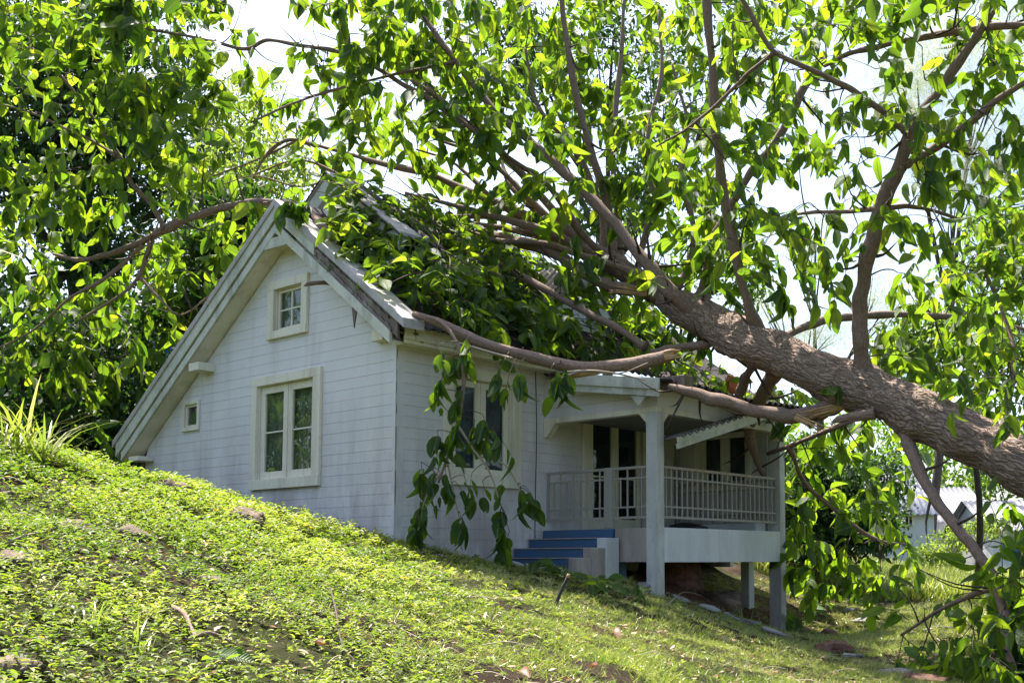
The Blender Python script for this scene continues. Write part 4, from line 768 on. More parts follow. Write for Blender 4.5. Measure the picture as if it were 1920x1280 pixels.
for q in pile:
    h = rdir(1)[0]; h = h - slope_n * (h @ slope_n); h += np.array([0.25, -0.1, 0.05])
    FO.spray(q, h, random.uniform(0.4, 0.8), random.randint(4, 7), 0.245, droop=0.55, rnd=(0.1, 1.0), flatn=slope_n if random.random() < 0.6 else None, twig_r=0.007)
for _ in range(150):                                     # bare dark twigs caught in the pile
    q = random.choice(pile); h = rdir(1)[0]; h = h - slope_n * (h @ slope_n) * 0.8; L = random.uniform(0.5, 1.5)
    FO.tw.tube(np.array([np.r_[q + slope_n * 0.1, 0.010], np.r_[q + h * L * 0.5 + rdir(1)[0] * 0.06 + slope_n * 0.12, 0.007], np.r_[q + h * L + slope_n * random.uniform(0, 0.3), 0.003]]), seg=4, sides=5)
for q in SHOOTS: FO.tw.tube(q, seg=3, sides=5)
fa_ = FO.leaves(BIG); fa_.build('crown', M['leaf'], T); FO.tw.build('twigs', M['twig'], T)

def splinters(name, end, n, parent, spread=0.3, mat='wood'):
    e = np.array(px_path(end)); sp = Acc(); ax_ = e[-1, :3] - e[0, :3]; LL = np.linalg.norm(ax_); ax_ /= LL; r_e = e[:, 3].max()
    for _ in range(n):
        o = rdir(1)[0]; o -= ax_ * (o @ ax_); o *= r_e * random.random() ** 0.5 * 0.9; b0 = e[0, :3] + o; ln_ = random.uniform(0.35, 1.0) * LL
        sp.tube(np.array([np.r_[b0 - ax_ * 0.06, r_e * 0.22], np.r_[b0 + ax_ * ln_ * 0.5 + o * 0.1, r_e * 0.16], np.r_[b0 + ax_ * ln_ + o * spread + rdir(1)[0] * 0.02, 0.002]]), seg=3, sides=5, rough=0.4)
    return sp.build(name, M[mat], parent, smooth=False)
splinters('torn_wood', [(1600, 754, 13.74, 12), (1555, 770, 13.82, 12), (1495, 784, 13.95, 9)], 30, T); splinters('torn_wood', [(1500, 784, 13.8, 8), (1560, 812, 13.6, 9)], 12, T, 0.8)
splinters('torn_wood', [(1620, 778, 13.25, 9), (1545, 800, 13.4, 9)], 14, T, 0.5, 'limb'); splinters('torn_wood', [(1205, 548, 16.55, 9), (1140, 540, 16.5, 8)], 16, T)
# broken branches that came away from the tree
def free_branch(name, label, cat, L, flare=1.0, end=None, extra=(), sides=12):
    q = px_path(L); t = thing(name, label, cat, q[0][:3])
    limb(L, 'stem', 'limb', sides, 0.2, flare, False, t)
    if end:
        e = np.array(px_path(end)); sp = Acc(); ax_ = e[-1, :3] - e[0, :3]; ax_ /= np.linalg.norm(ax_); r_e = e[:, 3].max()
        for _ in range(26):
            o = rdir(1)[0]; o -= ax_ * (o @ ax_); o *= r_e * random.random() ** 0.5 * 0.9; b0 = e[0, :3] * 0.6 + e[1, :3] * 0.4 + o; ln_ = random.uniform(0.3, 1.0) * np.linalg.norm(e[-1, :3] - e[0, :3]) * 0.9
            sp.tube(np.array([np.r_[b0 - ax_ * 0.05, r_e * 0.26], np.r_[b0 + ax_ * ln_ * 0.5 + o * 0.1, r_e * 0.2], np.r_[b0 + ax_ * ln_ + o * 0.3, 0.002]]), seg=3, sides=5, rough=0.4)
        sp.build('broken_end', M['wood'], t, smooth=False)
    for e in extra: limb(e, 'side_twig', 'pale_twig', 6, 0.1, 1.0, False, t)
    return t
E1 = free_branch('broken_branch', 'long broken branch with a pale splintered end resting along the eave', 'branch',
    [(1262, 664, 14.1, 13), (1210, 678, 14.15, 14), (1150, 686, 14.2, 13), (1085, 688, 14.2, 13), (1030, 678, 14.2, 12), (980, 665, 14.15, 12), (920, 648, 14.1, 11), (870, 628, 14.1, 11), (825, 606, 14.1, 10), (775, 588, 14.2, 7)],
    end=[(1250, 667, 14.1, 12), (1262, 664, 14.08, 13), (1272, 663, 14.06, 8), (1277, 661, 14.05, 2)],
    extra=[[(1060, 698, 14.0, 3), (1110, 695, 13.9, 2.5), (1155, 700, 13.9, 2), (1210, 712, 13.9, 1.5)], [(1045, 712, 13.95, 2), (1090, 697, 13.95, 2), (1160, 700, 13.9, 1.5), (1215, 680, 13.9, 1.2)], [(960, 672, 14.0, 3), (900, 655, 14.0, 3), (850, 640, 14.0, 2)]])
limb([(1062, 704, 14.05, 5), (1090, 700, 14.05, 7), (1125, 699, 14.05, 3)], 'torn_bark', 'wood', 8, 0.3, 1.0, False, E1)
free_branch('broken_branch', 'short pinkish branch with a pale snapped tip lying on the rake near the peak', 'branch',
    [(588, 405, 15.9, 6), (607, 428, 15.7, 8), (630, 448, 15.6, 8), (652, 458, 15.6, 6)], end=[(642, 453, 15.6, 8), (662, 460, 15.6, 6), (686, 463, 15.6, 2)])
free_branch('broken_branch', 'thin broken stub poking out under the rake beside the attic window', 'branch',
    [(640, 531, 15.6, 6), (605, 530, 15.35, 5), (580, 532, 15.2, 5), (571, 536, 15.15, 2)])
hb = free_branch('hanging_branch', 'leafy branch hanging from the eave in front of the side window', 'branch',
    [(790, 590, 14.15, 4), (830, 606, 13.98, 4), (858, 645, 13.8, 4), (870, 690, 13.75, 5), (866, 750, 13.75, 4), (858, 800, 13.75, 4), (838, 860, 13.7, 3), (822, 905, 13.7, 2)],
    extra=[[(860, 800, 13.75, 3), (890, 845, 13.7, 2.5), (918, 885, 13.7, 2), (940, 950, 13.7, 1.5)], [(900, 855, 13.7, 2), (945, 870, 13.7, 2), (975, 915, 13.7, 1.2)], [(838, 860, 13.7, 2), (850, 920, 13.7, 1.5), (862, 975, 13.7, 1)], [(830, 880, 13.7, 2), (800, 930, 13.7, 1.5), (785, 980, 13.7, 1)]])
HF = Foliage()
HW = np.vstack([smooth_path(px_path(L_), 8)[:, :3] for L_ in ([(862, 640, 13.8, 6), (870, 690, 13.75, 5), (866, 750, 13.75, 4), (858, 800, 13.75, 4), (838, 860, 13.7, 3), (822, 905, 13.7, 2)], [(860, 800, 13.75, 3), (890, 845, 13.7, 2.5), (918, 885, 13.7, 2), (940, 950, 13.7, 1.5)], [(900, 855, 13.7, 2), (945, 870, 13.7, 2), (975, 915, 13.7, 1.2)], [(838, 860, 13.7, 2), (850, 920, 13.7, 1.5), (862, 975, 13.7, 1)], [(830, 880, 13.7, 2), (800, 930, 13.7, 1.5), (785, 980, 13.7, 1)], [(920, 648, 14.1, 1), (980, 665, 14.1, 1), (1060, 685, 14.1, 1)])])
for x, y, n in [(822, 660, 4), (838, 690, 4), (852, 668, 3), (880, 640, 4), (868, 735, 5), (830, 720, 4), (815, 745, 3), (866, 790, 5), (845, 800, 4), (905, 790, 6), (925, 810, 6), (890, 800, 4), (820, 820, 5), (805, 838, 3), (850, 845, 3), (942, 840, 3), (790, 880, 5), (812, 890, 5), (835, 890, 5),
                (870, 905, 5), (885, 900, 4), (856, 918, 3), (905, 915, 3), (945, 905, 3), (975, 920, 6), (985, 925, 4), (990, 935, 3), (940, 960, 5), (950, 985, 5), (862, 975, 5), (868, 985, 4), (790, 940, 4), (785, 970, 6), (775, 985, 5), (800, 990, 5), (930, 1005, 4), (955, 1010, 4), (835, 930, 3),
                (945, 690, 4), (955, 715, 4), (972, 700, 4), (885, 655, 3), (1040, 700, 5), (1060, 705, 5), (1030, 715, 4), (1052, 690, 4)]:
    q_ = P(x, y - 14, 13.75 + random.uniform(-0.15, 0.12)); k_ = int(np.argmin(((HW - q_) ** 2).sum(1))); m_ = (HW[k_] + q_) / 2 + np.array([0, 0, 0.02]); HF.tw.tube(np.array([np.r_[HW[k_], 0.006], np.r_[m_, 0.005], np.r_[q_, 0.004]]), seg=3, sides=5)
    HF.spray(q_, (random.uniform(-0.5, 0.5), random.uniform(-0.5, 0.5), -0.5), 0.14 + 0.03 * n, max(2, n - 1), 0.255, droop=1.6, rnd=(0, 0.5), twig_r=0.004, scat=0.4)
HF.leaves(BIG).build('foliage', M['leaf'], hb); HF.tw.build('twigs', M['twig'], hb)
rl = Foliage()
ql = P(560, 392, 15.7); tl = thing('leafy_sprig', 'cluster of large dark leaves draped over the gable peak', 'leaves', ql)
for x, y in ((532, 385), (545, 380), (556, 384), (570, 380), (582, 378), (566, 392)): rl.spray(P(x, y - 8, 15.5), (0.2, -0.3, -0.4), 0.12, 2, 0.33, droop=1.5, rnd=(0, 0.3))
rl.leaves(BIG).build('foliage', M['leaf'], tl)
props(mesh_np('ridge_tile', *(lambda t: (t[0], q2t(t[1])))(tube(np.array([np.r_[P(1362, 708, 16.6), 0.06], np.r_[P(1372, 714, 16.6), 0.10], np.r_[P(1374, 730, 16.6), 0.08], np.r_[P(1372, 738, 16.6), 0.03]]), 3, 5)), M['orange'], None, smooth=False), 'broken orange shard wedged under the trunk on the porch roof', 'tile')

# ------------------------------------------------------------------ trees behind
def crown(blobs, leaf, clump=0.9, flat=0.6):
    """blobs: (x, y, z, rx, ry, rz, n): leaves gathered in clumps through each volume"""
    P_, D_, N_, S_, R2 = [], [], [], [], []
    for bx_, by_, bz_, rx, ry, rz, n in blobs:
        nc = max(6, int(n / 26)); u = rdir(nc) * (rng.random(nc) ** 0.45)[:, None]; c = np.array([bx_, by_, bz_]) + u * np.array([rx, ry, rz])
        keep = vnoise(c * 0.55) > 0.30; c = c[keep]
        if not len(c): continue
        m = len(c) * 26; idx = np.repeat(np.arange(len(c)), 26); p = c[idx] + rng.normal(size=(m, 3)) * clump * 0.30 * np.array([1, 1, flat])
        d = rdir(m) + np.array([0, 0, -0.55]); P_.append(p); D_.append(d); N_.append(rdir(m) * 0.8 + np.array([0, 0, 0.7])); S_.append(leaf * rng.uniform(0.6, 1.25, m)); R2.append(np.clip(rng.normal(0.5, 0.22, m) + (rng.random(len(c))[idx] - 0.5) * 0.5, 0, 1))
    return np.vstack(P_), np.vstack(D_), np.vstack(N_), np.concatenate(S_), np.concatenate(R2)
def tree(name, label, cat, base, blobs, leaf, mat, r=0.18, group=None, clump=0.9, trunk_mat='bark_dark', tmpl=MED, lean=(0, 0), stems=1):
    bx_, by_ = base; bz_ = gz(bx_, by_); t = thing(name, label, cat, (bx_, by_, bz_), group)
    B_ = [(*P(x, y, d), rx, rx, rz, n) for x, y, d, rx, rz, n in blobs]; cc = np.mean([b_[:3] for b_ in B_], axis=0); a = Acc()
    for k in range(stems):
        o = np.array([random.uniform(-0.3, 0.3), random.uniform(-0.3, 0.3), 0]) * (k > 0); fork = np.array([bx_, by_, bz_]) * 0.45 + cc * 0.55 + o * 3; fork[2] = bz_ + (cc[2] - bz_) * 0.55
        a.tube(np.array([np.r_[np.array([bx_, by_, bz_ - 0.4]) + o, r * 1.35], np.r_[np.array([bx_, by_, bz_ + 0.5]) + o, r], np.r_[fork * 0.6 + np.array([bx_, by_, bz_]) * 0.4 + np.array([0.12, -0.1, 0]), r * 0.85], np.r_[fork, r * 0.7]]), seg=5, sides=9, rough=0.2)
        for b_ in B_:
            c = np.array(b_[:3]); mid = (fork + c) / 2 + rdir(1)[0] * 0.3
            a.tube(np.array([np.r_[fork, r * 0.5], np.r_[mid, r * 0.32], np.r_[c, r * 0.15]]), seg=4, sides=6, rough=0.15)
            for _ in range(4):
                e = c + rdir(1)[0] * np.array(b_[3:6]) * 0.8; a.tube(np.array([np.r_[mid, r * 0.22], np.r_[(mid + e) / 2 + rdir(1)[0] * 0.2, r * 0.13], np.r_[e, 0.01]]), seg=3, sides=5)
    a.build('trunk', M[trunk_mat], t)
    place_leaves(tmpl, *crown(B_, leaf, clump)).build('crown', M[mat], t); return t
g = 'trees behind the cottage'
def bxy(x, d): p = P(x, 900, d); return (p[0], p[1])
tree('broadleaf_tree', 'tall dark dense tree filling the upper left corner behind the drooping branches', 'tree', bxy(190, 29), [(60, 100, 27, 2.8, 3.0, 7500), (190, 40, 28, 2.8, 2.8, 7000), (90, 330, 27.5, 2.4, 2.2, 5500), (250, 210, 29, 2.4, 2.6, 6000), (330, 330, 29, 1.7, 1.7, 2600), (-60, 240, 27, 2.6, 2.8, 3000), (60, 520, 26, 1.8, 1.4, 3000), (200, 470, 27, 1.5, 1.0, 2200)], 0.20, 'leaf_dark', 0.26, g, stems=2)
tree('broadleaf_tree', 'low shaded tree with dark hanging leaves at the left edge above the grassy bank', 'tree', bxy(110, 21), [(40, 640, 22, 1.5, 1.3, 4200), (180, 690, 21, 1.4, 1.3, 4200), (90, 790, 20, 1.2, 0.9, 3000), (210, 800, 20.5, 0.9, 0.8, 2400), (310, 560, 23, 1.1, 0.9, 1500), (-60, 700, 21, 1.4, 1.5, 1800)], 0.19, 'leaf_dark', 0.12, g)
tree('broadleaf_tree', 'pale yellow-green tree seen over the gable peak to its left', 'tree', bxy(440, 30), [(430, 250, 28, 1.2, 1.3, 1500), (520, 310, 26.5, 1.1, 0.9, 1500), (400, 350, 26, 1.2, 0.8, 1500), (500, 180, 30, 0.9, 0.8, 500), (340, 480, 25, 1.2, 0.9, 1300)], 0.17, 'leaf_light', 0.14, g, clump=0.8)
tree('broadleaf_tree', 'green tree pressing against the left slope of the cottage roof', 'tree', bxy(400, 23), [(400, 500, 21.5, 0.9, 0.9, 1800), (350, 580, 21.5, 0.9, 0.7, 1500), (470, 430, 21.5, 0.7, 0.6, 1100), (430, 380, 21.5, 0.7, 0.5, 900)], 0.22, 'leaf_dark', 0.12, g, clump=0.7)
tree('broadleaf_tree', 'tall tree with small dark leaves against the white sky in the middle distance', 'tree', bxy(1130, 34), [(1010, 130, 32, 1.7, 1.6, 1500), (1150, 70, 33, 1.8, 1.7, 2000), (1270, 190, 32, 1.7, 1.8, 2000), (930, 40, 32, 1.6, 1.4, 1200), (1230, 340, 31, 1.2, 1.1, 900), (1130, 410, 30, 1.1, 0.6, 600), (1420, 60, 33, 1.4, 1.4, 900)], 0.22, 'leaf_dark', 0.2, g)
tree('broadleaf_tree', 'bushy green tree behind the roof ridge and the main fork of the fallen trunk', 'tree', bxy(1300, 28), [(1290, 470, 26, 1.1, 0.9, 1200), (1200, 440, 26, 0.9, 0.6, 800), (1400, 520, 26, 0.8, 0.6, 500), (1010, 440, 25, 1.0, 0.4, 700)], 0.2, 'leaf_mid', 0.12, g)
tree('broadleaf_tree', 'leafy mid-green tree standing right of the upright limb above the trunk', 'tree', bxy(1830, 23), [(1790, 540, 21, 1.1, 1.0, 1300), (1880, 660, 20.5, 1.1, 1.0, 1500), (1740, 640, 22, 0.9, 0.8, 1300), (1870, 450, 21, 1.0, 0.8, 1200), (1680, 730, 23, 0.7, 0.6, 600), (1960, 560, 21, 1.2, 1.4, 900)], 0.2, 'leaf_mid', 0.08, g)
NED = [(np.array([[0, -0.007, 0], [0, 0.007, 0], [1, 0.0, -0.25]]), np.array([[0, 1, 2]]), np.zeros((3, 2)))]
tree('casuarina_tree', 'hazy pale feathery needle tree high at the right edge', 'tree', bxy(1740, 42), [(1720, 150, 40, 2.2, 2.4, 7000), (1850, 60, 40, 2.4, 2.2, 6000), (1780, 330, 40, 1.7, 1.6, 3500), (1900, 250, 40, 1.6, 1.6, 2500)], 0.75, 'needle', 0.2, g, clump=1.6, tmpl=NED)
tree('casuarina_tree', 'faint feathery needle tree low in the white sky left of the upright limb', 'tree', bxy(1540, 44), [(1530, 430, 42, 1.8, 1.4, 2600), (1640, 560, 42, 1.9, 1.6, 3000), (1430, 560, 42, 1.4, 1.2, 1500), (1520, 620, 42, 1.7, 0.8, 1800)], 0.75, 'needle', 0.2, g, clump=1.6, tmpl=NED)
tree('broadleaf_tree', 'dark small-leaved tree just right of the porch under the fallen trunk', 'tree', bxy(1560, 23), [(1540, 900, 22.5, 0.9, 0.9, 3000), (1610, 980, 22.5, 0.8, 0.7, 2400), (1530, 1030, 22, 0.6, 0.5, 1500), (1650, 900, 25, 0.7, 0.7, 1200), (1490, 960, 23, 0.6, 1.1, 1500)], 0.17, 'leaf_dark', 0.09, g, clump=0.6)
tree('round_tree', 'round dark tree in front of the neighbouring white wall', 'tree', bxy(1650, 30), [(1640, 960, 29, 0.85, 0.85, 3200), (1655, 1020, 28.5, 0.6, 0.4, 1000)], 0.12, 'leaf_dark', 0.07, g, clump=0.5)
tree('shrub', 'bright yellow-green bush in front of the neighbouring house', 'bush', bxy(1790, 31), [(1790, 1020, 30, 0.75, 0.55, 2200), (1850, 1000, 30, 0.6, 0.5, 1500), (1740, 1040, 29, 0.4, 0.3, 700)], 0.13, 'leaf_light', 0.05, g, clump=0.4)
tree('shrub', 'sunlit green bush seen through the far end of the porch', 'bush', bxy(1435, 25), [(1435, 960, 24.5, 0.75, 0.8, 2000), (1420, 850, 26, 0.9, 0.8, 1500), (1360, 1090, 24, 0.7, 0.3, 900)], 0.14, 'leaf_mid', 0.05, g, clump=0.5)
tree('shrub', 'drooping leafy bush in the lower right corner', 'bush', bxy(1890, 12.5), [(1890, 1240, 12.3, 0.30, 0.25, 260), (1800, 1255, 12.6, 0.30, 0.18, 220), (1930, 1150, 12.3, 0.25, 0.3, 240)], 0.20, 'leaf_mid', 0.02, g, clump=0.5, tmpl=BIG)
fw = crown([(*P(x, y, d), 5, 5, h_, 1300) for x, y, d, h_ in [(1380, 960, 75, 4), (1470, 930, 75, 4.5), (1560, 900, 75, 4.5), (1650, 900, 80, 5), (1740, 900, 80, 5), (1830, 890, 80, 5), (1920, 880, 80, 5.5), (2020, 870, 80, 5), (2130, 880, 80, 5), (60, 820, 60, 4), (200, 800, 60, 5), (-60, 800, 60, 5), (320, 760, 60, 4)]], 0.6, 2.2)
fb_ = crown([(11.5 + a_ * 24, -9 - b_ * 24, gz(11.5 + a_ * 24, -9 - b_ * 24) + 4.5, 5, 5, 4.5, 1500) for a_, b_ in ((-0.9, 0.5), (-0.65, 0.8), (-0.35, 0.95), (0.0, 1.05), (0.35, 0.95), (0.65, 0.8), (0.9, 0.5), (1.1, 0.1), (1.1, -0.3), (-1.15, 0.35), (-1.3, 0.1), (-1.45, 0.55), (-1.1, 0.75), (-1.6, 0.25))], 0.75, 2.2)
props(place_leaves(MED, *fb_).build('wood_behind_viewer', M['leaf_mid']), 'green trees opposite the cottage, mirrored in its window panes', 'wood', kind='stuff')
props(place_leaves(MED, *fw).build('far_wood', M['leaf_mid']), 'distant belt of green trees closing the view behind the houses', 'wood', kind='stuff')

# ------------------------------------------------------------------ neighbouring houses
Rh = np.array([R_[0], R_[1], 0]); Rh /= np.linalg.norm(Rh); Fh = np.array([F_[0], F_[1], 0]); Fh /= np.linalg.norm(Fh)
def far_house(label, px0, px1, d, y_eave, y_ridge, depth, wallm, roofm, wins, zb=None, over=0.3, framem='trim'):
    a = P(px0, 1000, d); c = P(px1, 1000, d); L = float((c - a) @ Rh); zE = 1.6 + d * (1053 - y_eave) / FPX; zR = 1.6 + (d + depth / 2) * (1053 - y_ridge) / FPX
    o = np.array([a[0], a[1], 0]); zb = gz(a[0], a[1]) - 1 if zb is None else zb
    mp = lambda s, n, z: tuple(o + Rh * s + Fh * (-n) + np.array([0, 0, z])); t = thing('neighbour_house', label, 'house', tuple(o + Rh * L / 2 + np.array([0, 0, zb])))
    b = MB(); b.bx(mp, 0, L, -0.2, 0, zb, zE); b.bx(mp, 0, 0.2, -depth, -0.2, zb, zE); b.bx(mp, L - 0.2, L, -depth, -0.2, zb, zE); b.bx(mp, 0, L, -depth - 0.2, -depth, zb, zE); b.build('wall', M[wallm], t)
    b = MB()
    for s in (0, L - 0.12): b.prism([mp(s, 0, zE), mp(s, -depth, zE), mp(s, -depth / 2, zR - 0.1)], Rh * 0.12)
    b.build('gable_end', M[wallm], t)
    pf = lambda sg: (lambda u, v, h: mp(v, (over if sg > 0 else -depth - over) * (1 - u) + (-depth / 2) * u, (zE - 0.12) * (1 - u) + zR * u + h))
    for sg in (1, -1): corrug('roof', pf(sg), 0, 1, -over, L + over, M[roofm], t, wl=0.2, amp=0.03, du=0.5)
    for (x0, x1, y0, y1) in wins:
        s0 = float((P(x0, 1000, d) - a) @ Rh); s1 = float((P(x1, 1000, d) - a) @ Rh); z1 = 1.6 + d * (1053 - y0) / FPX; z0 = 1.6 + d * (1053 - y1) / FPX; f = 0.07 if framem == 'trim' else 0.14
        b = MB(); b.bx(mp, s0 - f, s1 + f, 0.002, 0.06, z1, z1 + f); b.bx(mp, s0 - f, s1 + f, 0.002, 0.08, z0 - f, z0); b.bx(mp, s0 - f, s0, 0.002, 0.06, z0, z1); b.bx(mp, s1, s1 + f, 0.002, 0.06, z0, z1); b.bx(mp, (s0 + s1) / 2 - 0.02, (s0 + s1) / 2 + 0.02, 0.01, 0.04, z0, z1); w = b.build('window', M[framem], t)
        b = MB(); b.bx(mp, s0, s1, 0.001, 0.008, z0, z1); b.build('pane', M['dark'], w)
    return t
far_house('white neighbouring house with a pale stained corrugated roof beyond the meadow', 1640, 1752, 38, 960, 875, 5, 'white', 'roof_light', [(1698, 1710, 970, 985)])
far_house('grey-white taller neighbouring house directly behind the curved hanging limb', 1752, 1850, 42, 975, 915, 6, 'white', 'roof_light', [(1822, 1836, 975, 990)])
far_house('low neighbouring house with blue-grey corrugated roof at the right edge', 1862, 1990, 36, 990, 940, 5, 'white', 'roof_light', [(1888, 1905, 1018, 1032)], framem='bluetrim')
far_house('cream neighbouring house with blue window frames hidden among trees on the left', 60, 312, 24.5, 575, 545, 5, 'cream', 'roof', [(90, 112, 600, 640), (250, 300, 650, 745)], framem='bluetrim')

# ------------------------------------------------------------------ ground plants
N = 520000
x = rng.uniform(-11, 13.5, N); y = rng.uniform(-9.5, 9.5, N); px_, py_, d_ = proj(np.stack([x, y, np.full(N, 1.5)], 1).T.T if False else np.stack([x, y, np.full(N, 1.5)], 1))
ok = (d_ > 3.6) & (px_ > -260) & (px_ < 2160) & ~((x < 0.02) & (y > -0.04)) & ~((x < 2.0) & (y > 3.0) & (y < 6.2)) & ~((x > 0) & (x < 1.55) & (y > 1.85) & (y < 3.0))
x, y, d_ = x[ok], y[ok], d_[ok]; z = hgt(x, y); px_, py_, d_ = proj(np.stack([x, y, z], 1)); ok = (py_ < 1420); x, y, z, px_, py_, d_ = (q[ok] for q in (x, y, z, px_, py_, d_))
wc = 1 / (1 + np.exp(-((620 + (py_ - 1000) * 0.55 - px_) / 110))) * (0.35 + 0.65 * (n2(x, y, 0.8, 11) > 0.25))     # creeper on the bank, turf to its right
patch = n2(x, y, 2.3, 21); bare = n2(x, y, 1.3, 31); u = rng.random(len(x))
sel = u < wc * np.clip((patch - 0.22) * 4.2, 0.18, 1) * np.clip((9.0 / d_) ** 1.1, 0.3, 1) * np.clip(d_ / 9, 0.62, 1) * 0.50 * np.clip(1.15 - 4.5 * np.clip(bare - np.where(px_ > 380, 0.56, 0.66), 0, 1), 0.3, 1)
cx_, cy_, cz_, cd_ = x[sel], y[sel], z[sel], d_[sel]; ns = len(cx_)
LH = (np.array([[0, 0, 0], [0.3, 0.20, 0.07], [0.68, 0.19, 0.05], [1, 0, -0.12], [0.68, -0.19, 0.05], [0.3, -0.20, 0.07], [0.5, 0, -0.01]]), np.array([[0, 6, 1], [1, 6, 2], [2, 6, 3], [3, 6, 4], [4, 6, 5], [5, 6, 0]]), np.zeros((7, 2)))
LH2 = (LH[0] * np.array([1, 1.25, 1.6]) + np.array([0, 0, 0]), LH[1], LH[2])
nl = 5; hh = (0.015 + 0.15 * rng.random(ns) ** 1.3) * np.clip(n2(cx_, cy_, 1.7, 41) * 2.0, 0.35, 1.5) * np.clip(wc[sel] + 0.3, 0.4, 1); ss = rng.uniform(0.026, 0.052, ns) * np.clip(cd_ / 8, 0.9, 1.5)
idx = np.repeat(np.arange(ns), nl); ang = np.tile(np.arange(nl) * 2.4, ns) + np.repeat(rng.random(ns) * 6.28, nl) + rng.normal(0, 0.3, ns * nl); til = rng.uniform(-0.15, 0.75, ns * nl)
lean = rng.normal(0, 0.3, (ns, 2)); pos = np.stack([cx_[idx] + lean[idx, 0] * hh[idx], cy_[idx] + lean[idx, 1] * hh[idx], cz_[idx] + hh[idx] * np.tile(np.linspace(0.55, 1, nl), ns) + 0.01], 1)
dr_ = np.stack([np.cos(ang), np.sin(ang), til], 1); nr_ = np.stack([-np.cos(ang) * til, -np.sin(ang) * til, np.ones(ns * nl)], 1) + rdir(ns * nl) * 0.25
rr = np.clip(np.repeat(n2(cx_, cy_, 1.2, 51), nl) * 0.9 + rng.normal(0, 0.24, ns * nl), 0, 0.93); rr[rng.random(ns * nl) < 0.004] = 1.0
props(place_leaves([LH, LH2], pos, dr_, nr_, ss[idx] * rng.uniform(0.7, 1.2, ns * nl), rr).build('ground_cover', M['cover'], smooth=False), 'low creeping plants with small bright leaves covering the near bank', 'ground cover', kind='stuff')
GB = [(np.array([[0, -0.045, 0], [0, 0.045, 0], [0.55, 0.03, k * 0.12], [0.55, -0.03, k * 0.12], [1, 0, k * 0.45]]), np.array([[0, 1, 2], [0, 2, 3], [3, 2, 4]]), np.zeros((5, 2))) for k in (0.3, 0.7, 1.1, 1.5)]
def blades(x, y, z, h, up=1.0, rn=None):
    n = len(x); d = np.stack([rng.normal(0, 0.55, n), rng.normal(0, 0.55, n), np.full(n, up)], 1); nrm = rdir(n) * np.array([1, 1, 0.3])
    return place_leaves(GB, np.stack([x, y, z - 0.004], 1), d, nrm, h, rn if rn is not None else np.clip(rng.normal(0.45, 0.25, n), 0, 1))
u = rng.random(len(x)); thin = np.clip((n2(x, y, 1.9, 61) - 0.22) * 3, 0.15, 1) * np.clip((n2(x, y, 5.2, 71) - 0.25) * 4, 0.15, 1) * np.clip(1.2 - 5 * np.clip(bare - 0.60, 0, 1), 0.3, 1)
sel = u < (1.0 - 0.8 * wc) * thin * 0.95 * np.clip((14 / d_), 0.6, 1)
rep = 3; gxx = np.repeat(x[sel], rep) + rng.normal(0, 0.018, sel.sum() * rep); gyy = np.repeat(y[sel], rep) + rng.normal(0, 0.018, sel.sum() * rep); gzz = np.repeat(z[sel], rep)
hb_ = rng.uniform(0.025, 0.075, len(gxx)) * np.clip(0.7 + n2(gxx, gyy, 0.9, 81), 0.7, 1.6); rn = np.clip(n2(gxx, gyy, 0.7, 91) * 0.7 + n2(gxx, gyy, 5.0, 95) * 0.5 - 0.15 + rng.normal(0, 0.2, len(gxx)), 0, 1)
props(blades(gxx, gyy, gzz, hb_, 0.42, rn).build('lawn_grass', M['grass'], smooth=False), 'short sunlit turf on the slope below the cottage', 'grass', kind='stuff')
# far meadow
n = 42000; mx_ = rng.uniform(1400, 2150, n); md = rng.uniform(21, 33, n); q = CAM + (F_ + R_ * ((mx_ - CX) / FPX)[:, None]) * md[:, None]; mz = hgt(q[:, 0], q[:, 1]); k = (n2(q[:, 0], q[:, 1], 0.5, 5) > 0.3) & (md > 22)
props(blades(q[k, 0], q[k, 1], mz[k], rng.uniform(0.2, 0.55, k.sum()), 1.6).build('tall_meadow_grass', M['grass'], smooth=False), 'tall bright meadow grass between the porch and the far houses', 'grass', kind='stuff')
n = 24000; mx_ = rng.uniform(1380, 2150, n); md = rng.uniform(15, 24, n); q = CAM + (F_ + R_ * ((mx_ - CX) / FPX)[:, None]) * md[:, None]; mz = hgt(q[:, 0], q[:, 1]); k = (q[:, 0] > 2.6)
props(blades(q[k, 0], q[k, 1], mz[k], rng.uniform(0.05, 0.13, k.sum()), 0.7).build('shaded_grass', M['grass'], smooth=False), 'rough shaded grass beyond the porch', 'grass', kind='stuff')
# leaf litter
n = 7000; k = rng.integers(0, len(x), n); lx, ly, lz = x[k], y[k], z[k]; keep = (n2(lx, ly, 1.3, 31) > 0.50) | (rng.random(n) < 0.18); lx, ly, lz = lx[keep], ly[keep], lz[keep]; n = len(lx)
dd_ = np.stack([rng.normal(size=n), rng.normal(size=n), rng.normal(0, 0.25, n)], 1); props(place_leaves(MED, np.stack([lx, ly, lz + 0.02], 1), dd_, np.array([0, 0, 1.0]) + rdir(n) * 0.5, rng.uniform(0.02, 0.085, n), rng.random(n) * 0.97).build('leaf_litter', M['deadleaf']), 'scattered dry brown leaves on the bank and lawn', 'leaf litter', kind='stuff')
a = Acc()
for _ in range(260):
    i = random.randrange(len(x)); p = np.array([x[i], y[i], z[i] + 0.03]); h = rdir(1)[0] * np.array([1, 1, 0.15]); L = random.uniform(0.1, 0.5)
    a.tube(np.array([np.r_[p, 0.004], np.r_[p + h * L * 0.5 + np.array([0, 0, 0.03]), 0.0035], np.r_[p + h * L, 0.002]]), seg=3, sides=4)
props(a.build('fallen_twigs', M['pale_twig']), 'thin dry twigs scattered over the ground', 'twigs', kind='stuff')

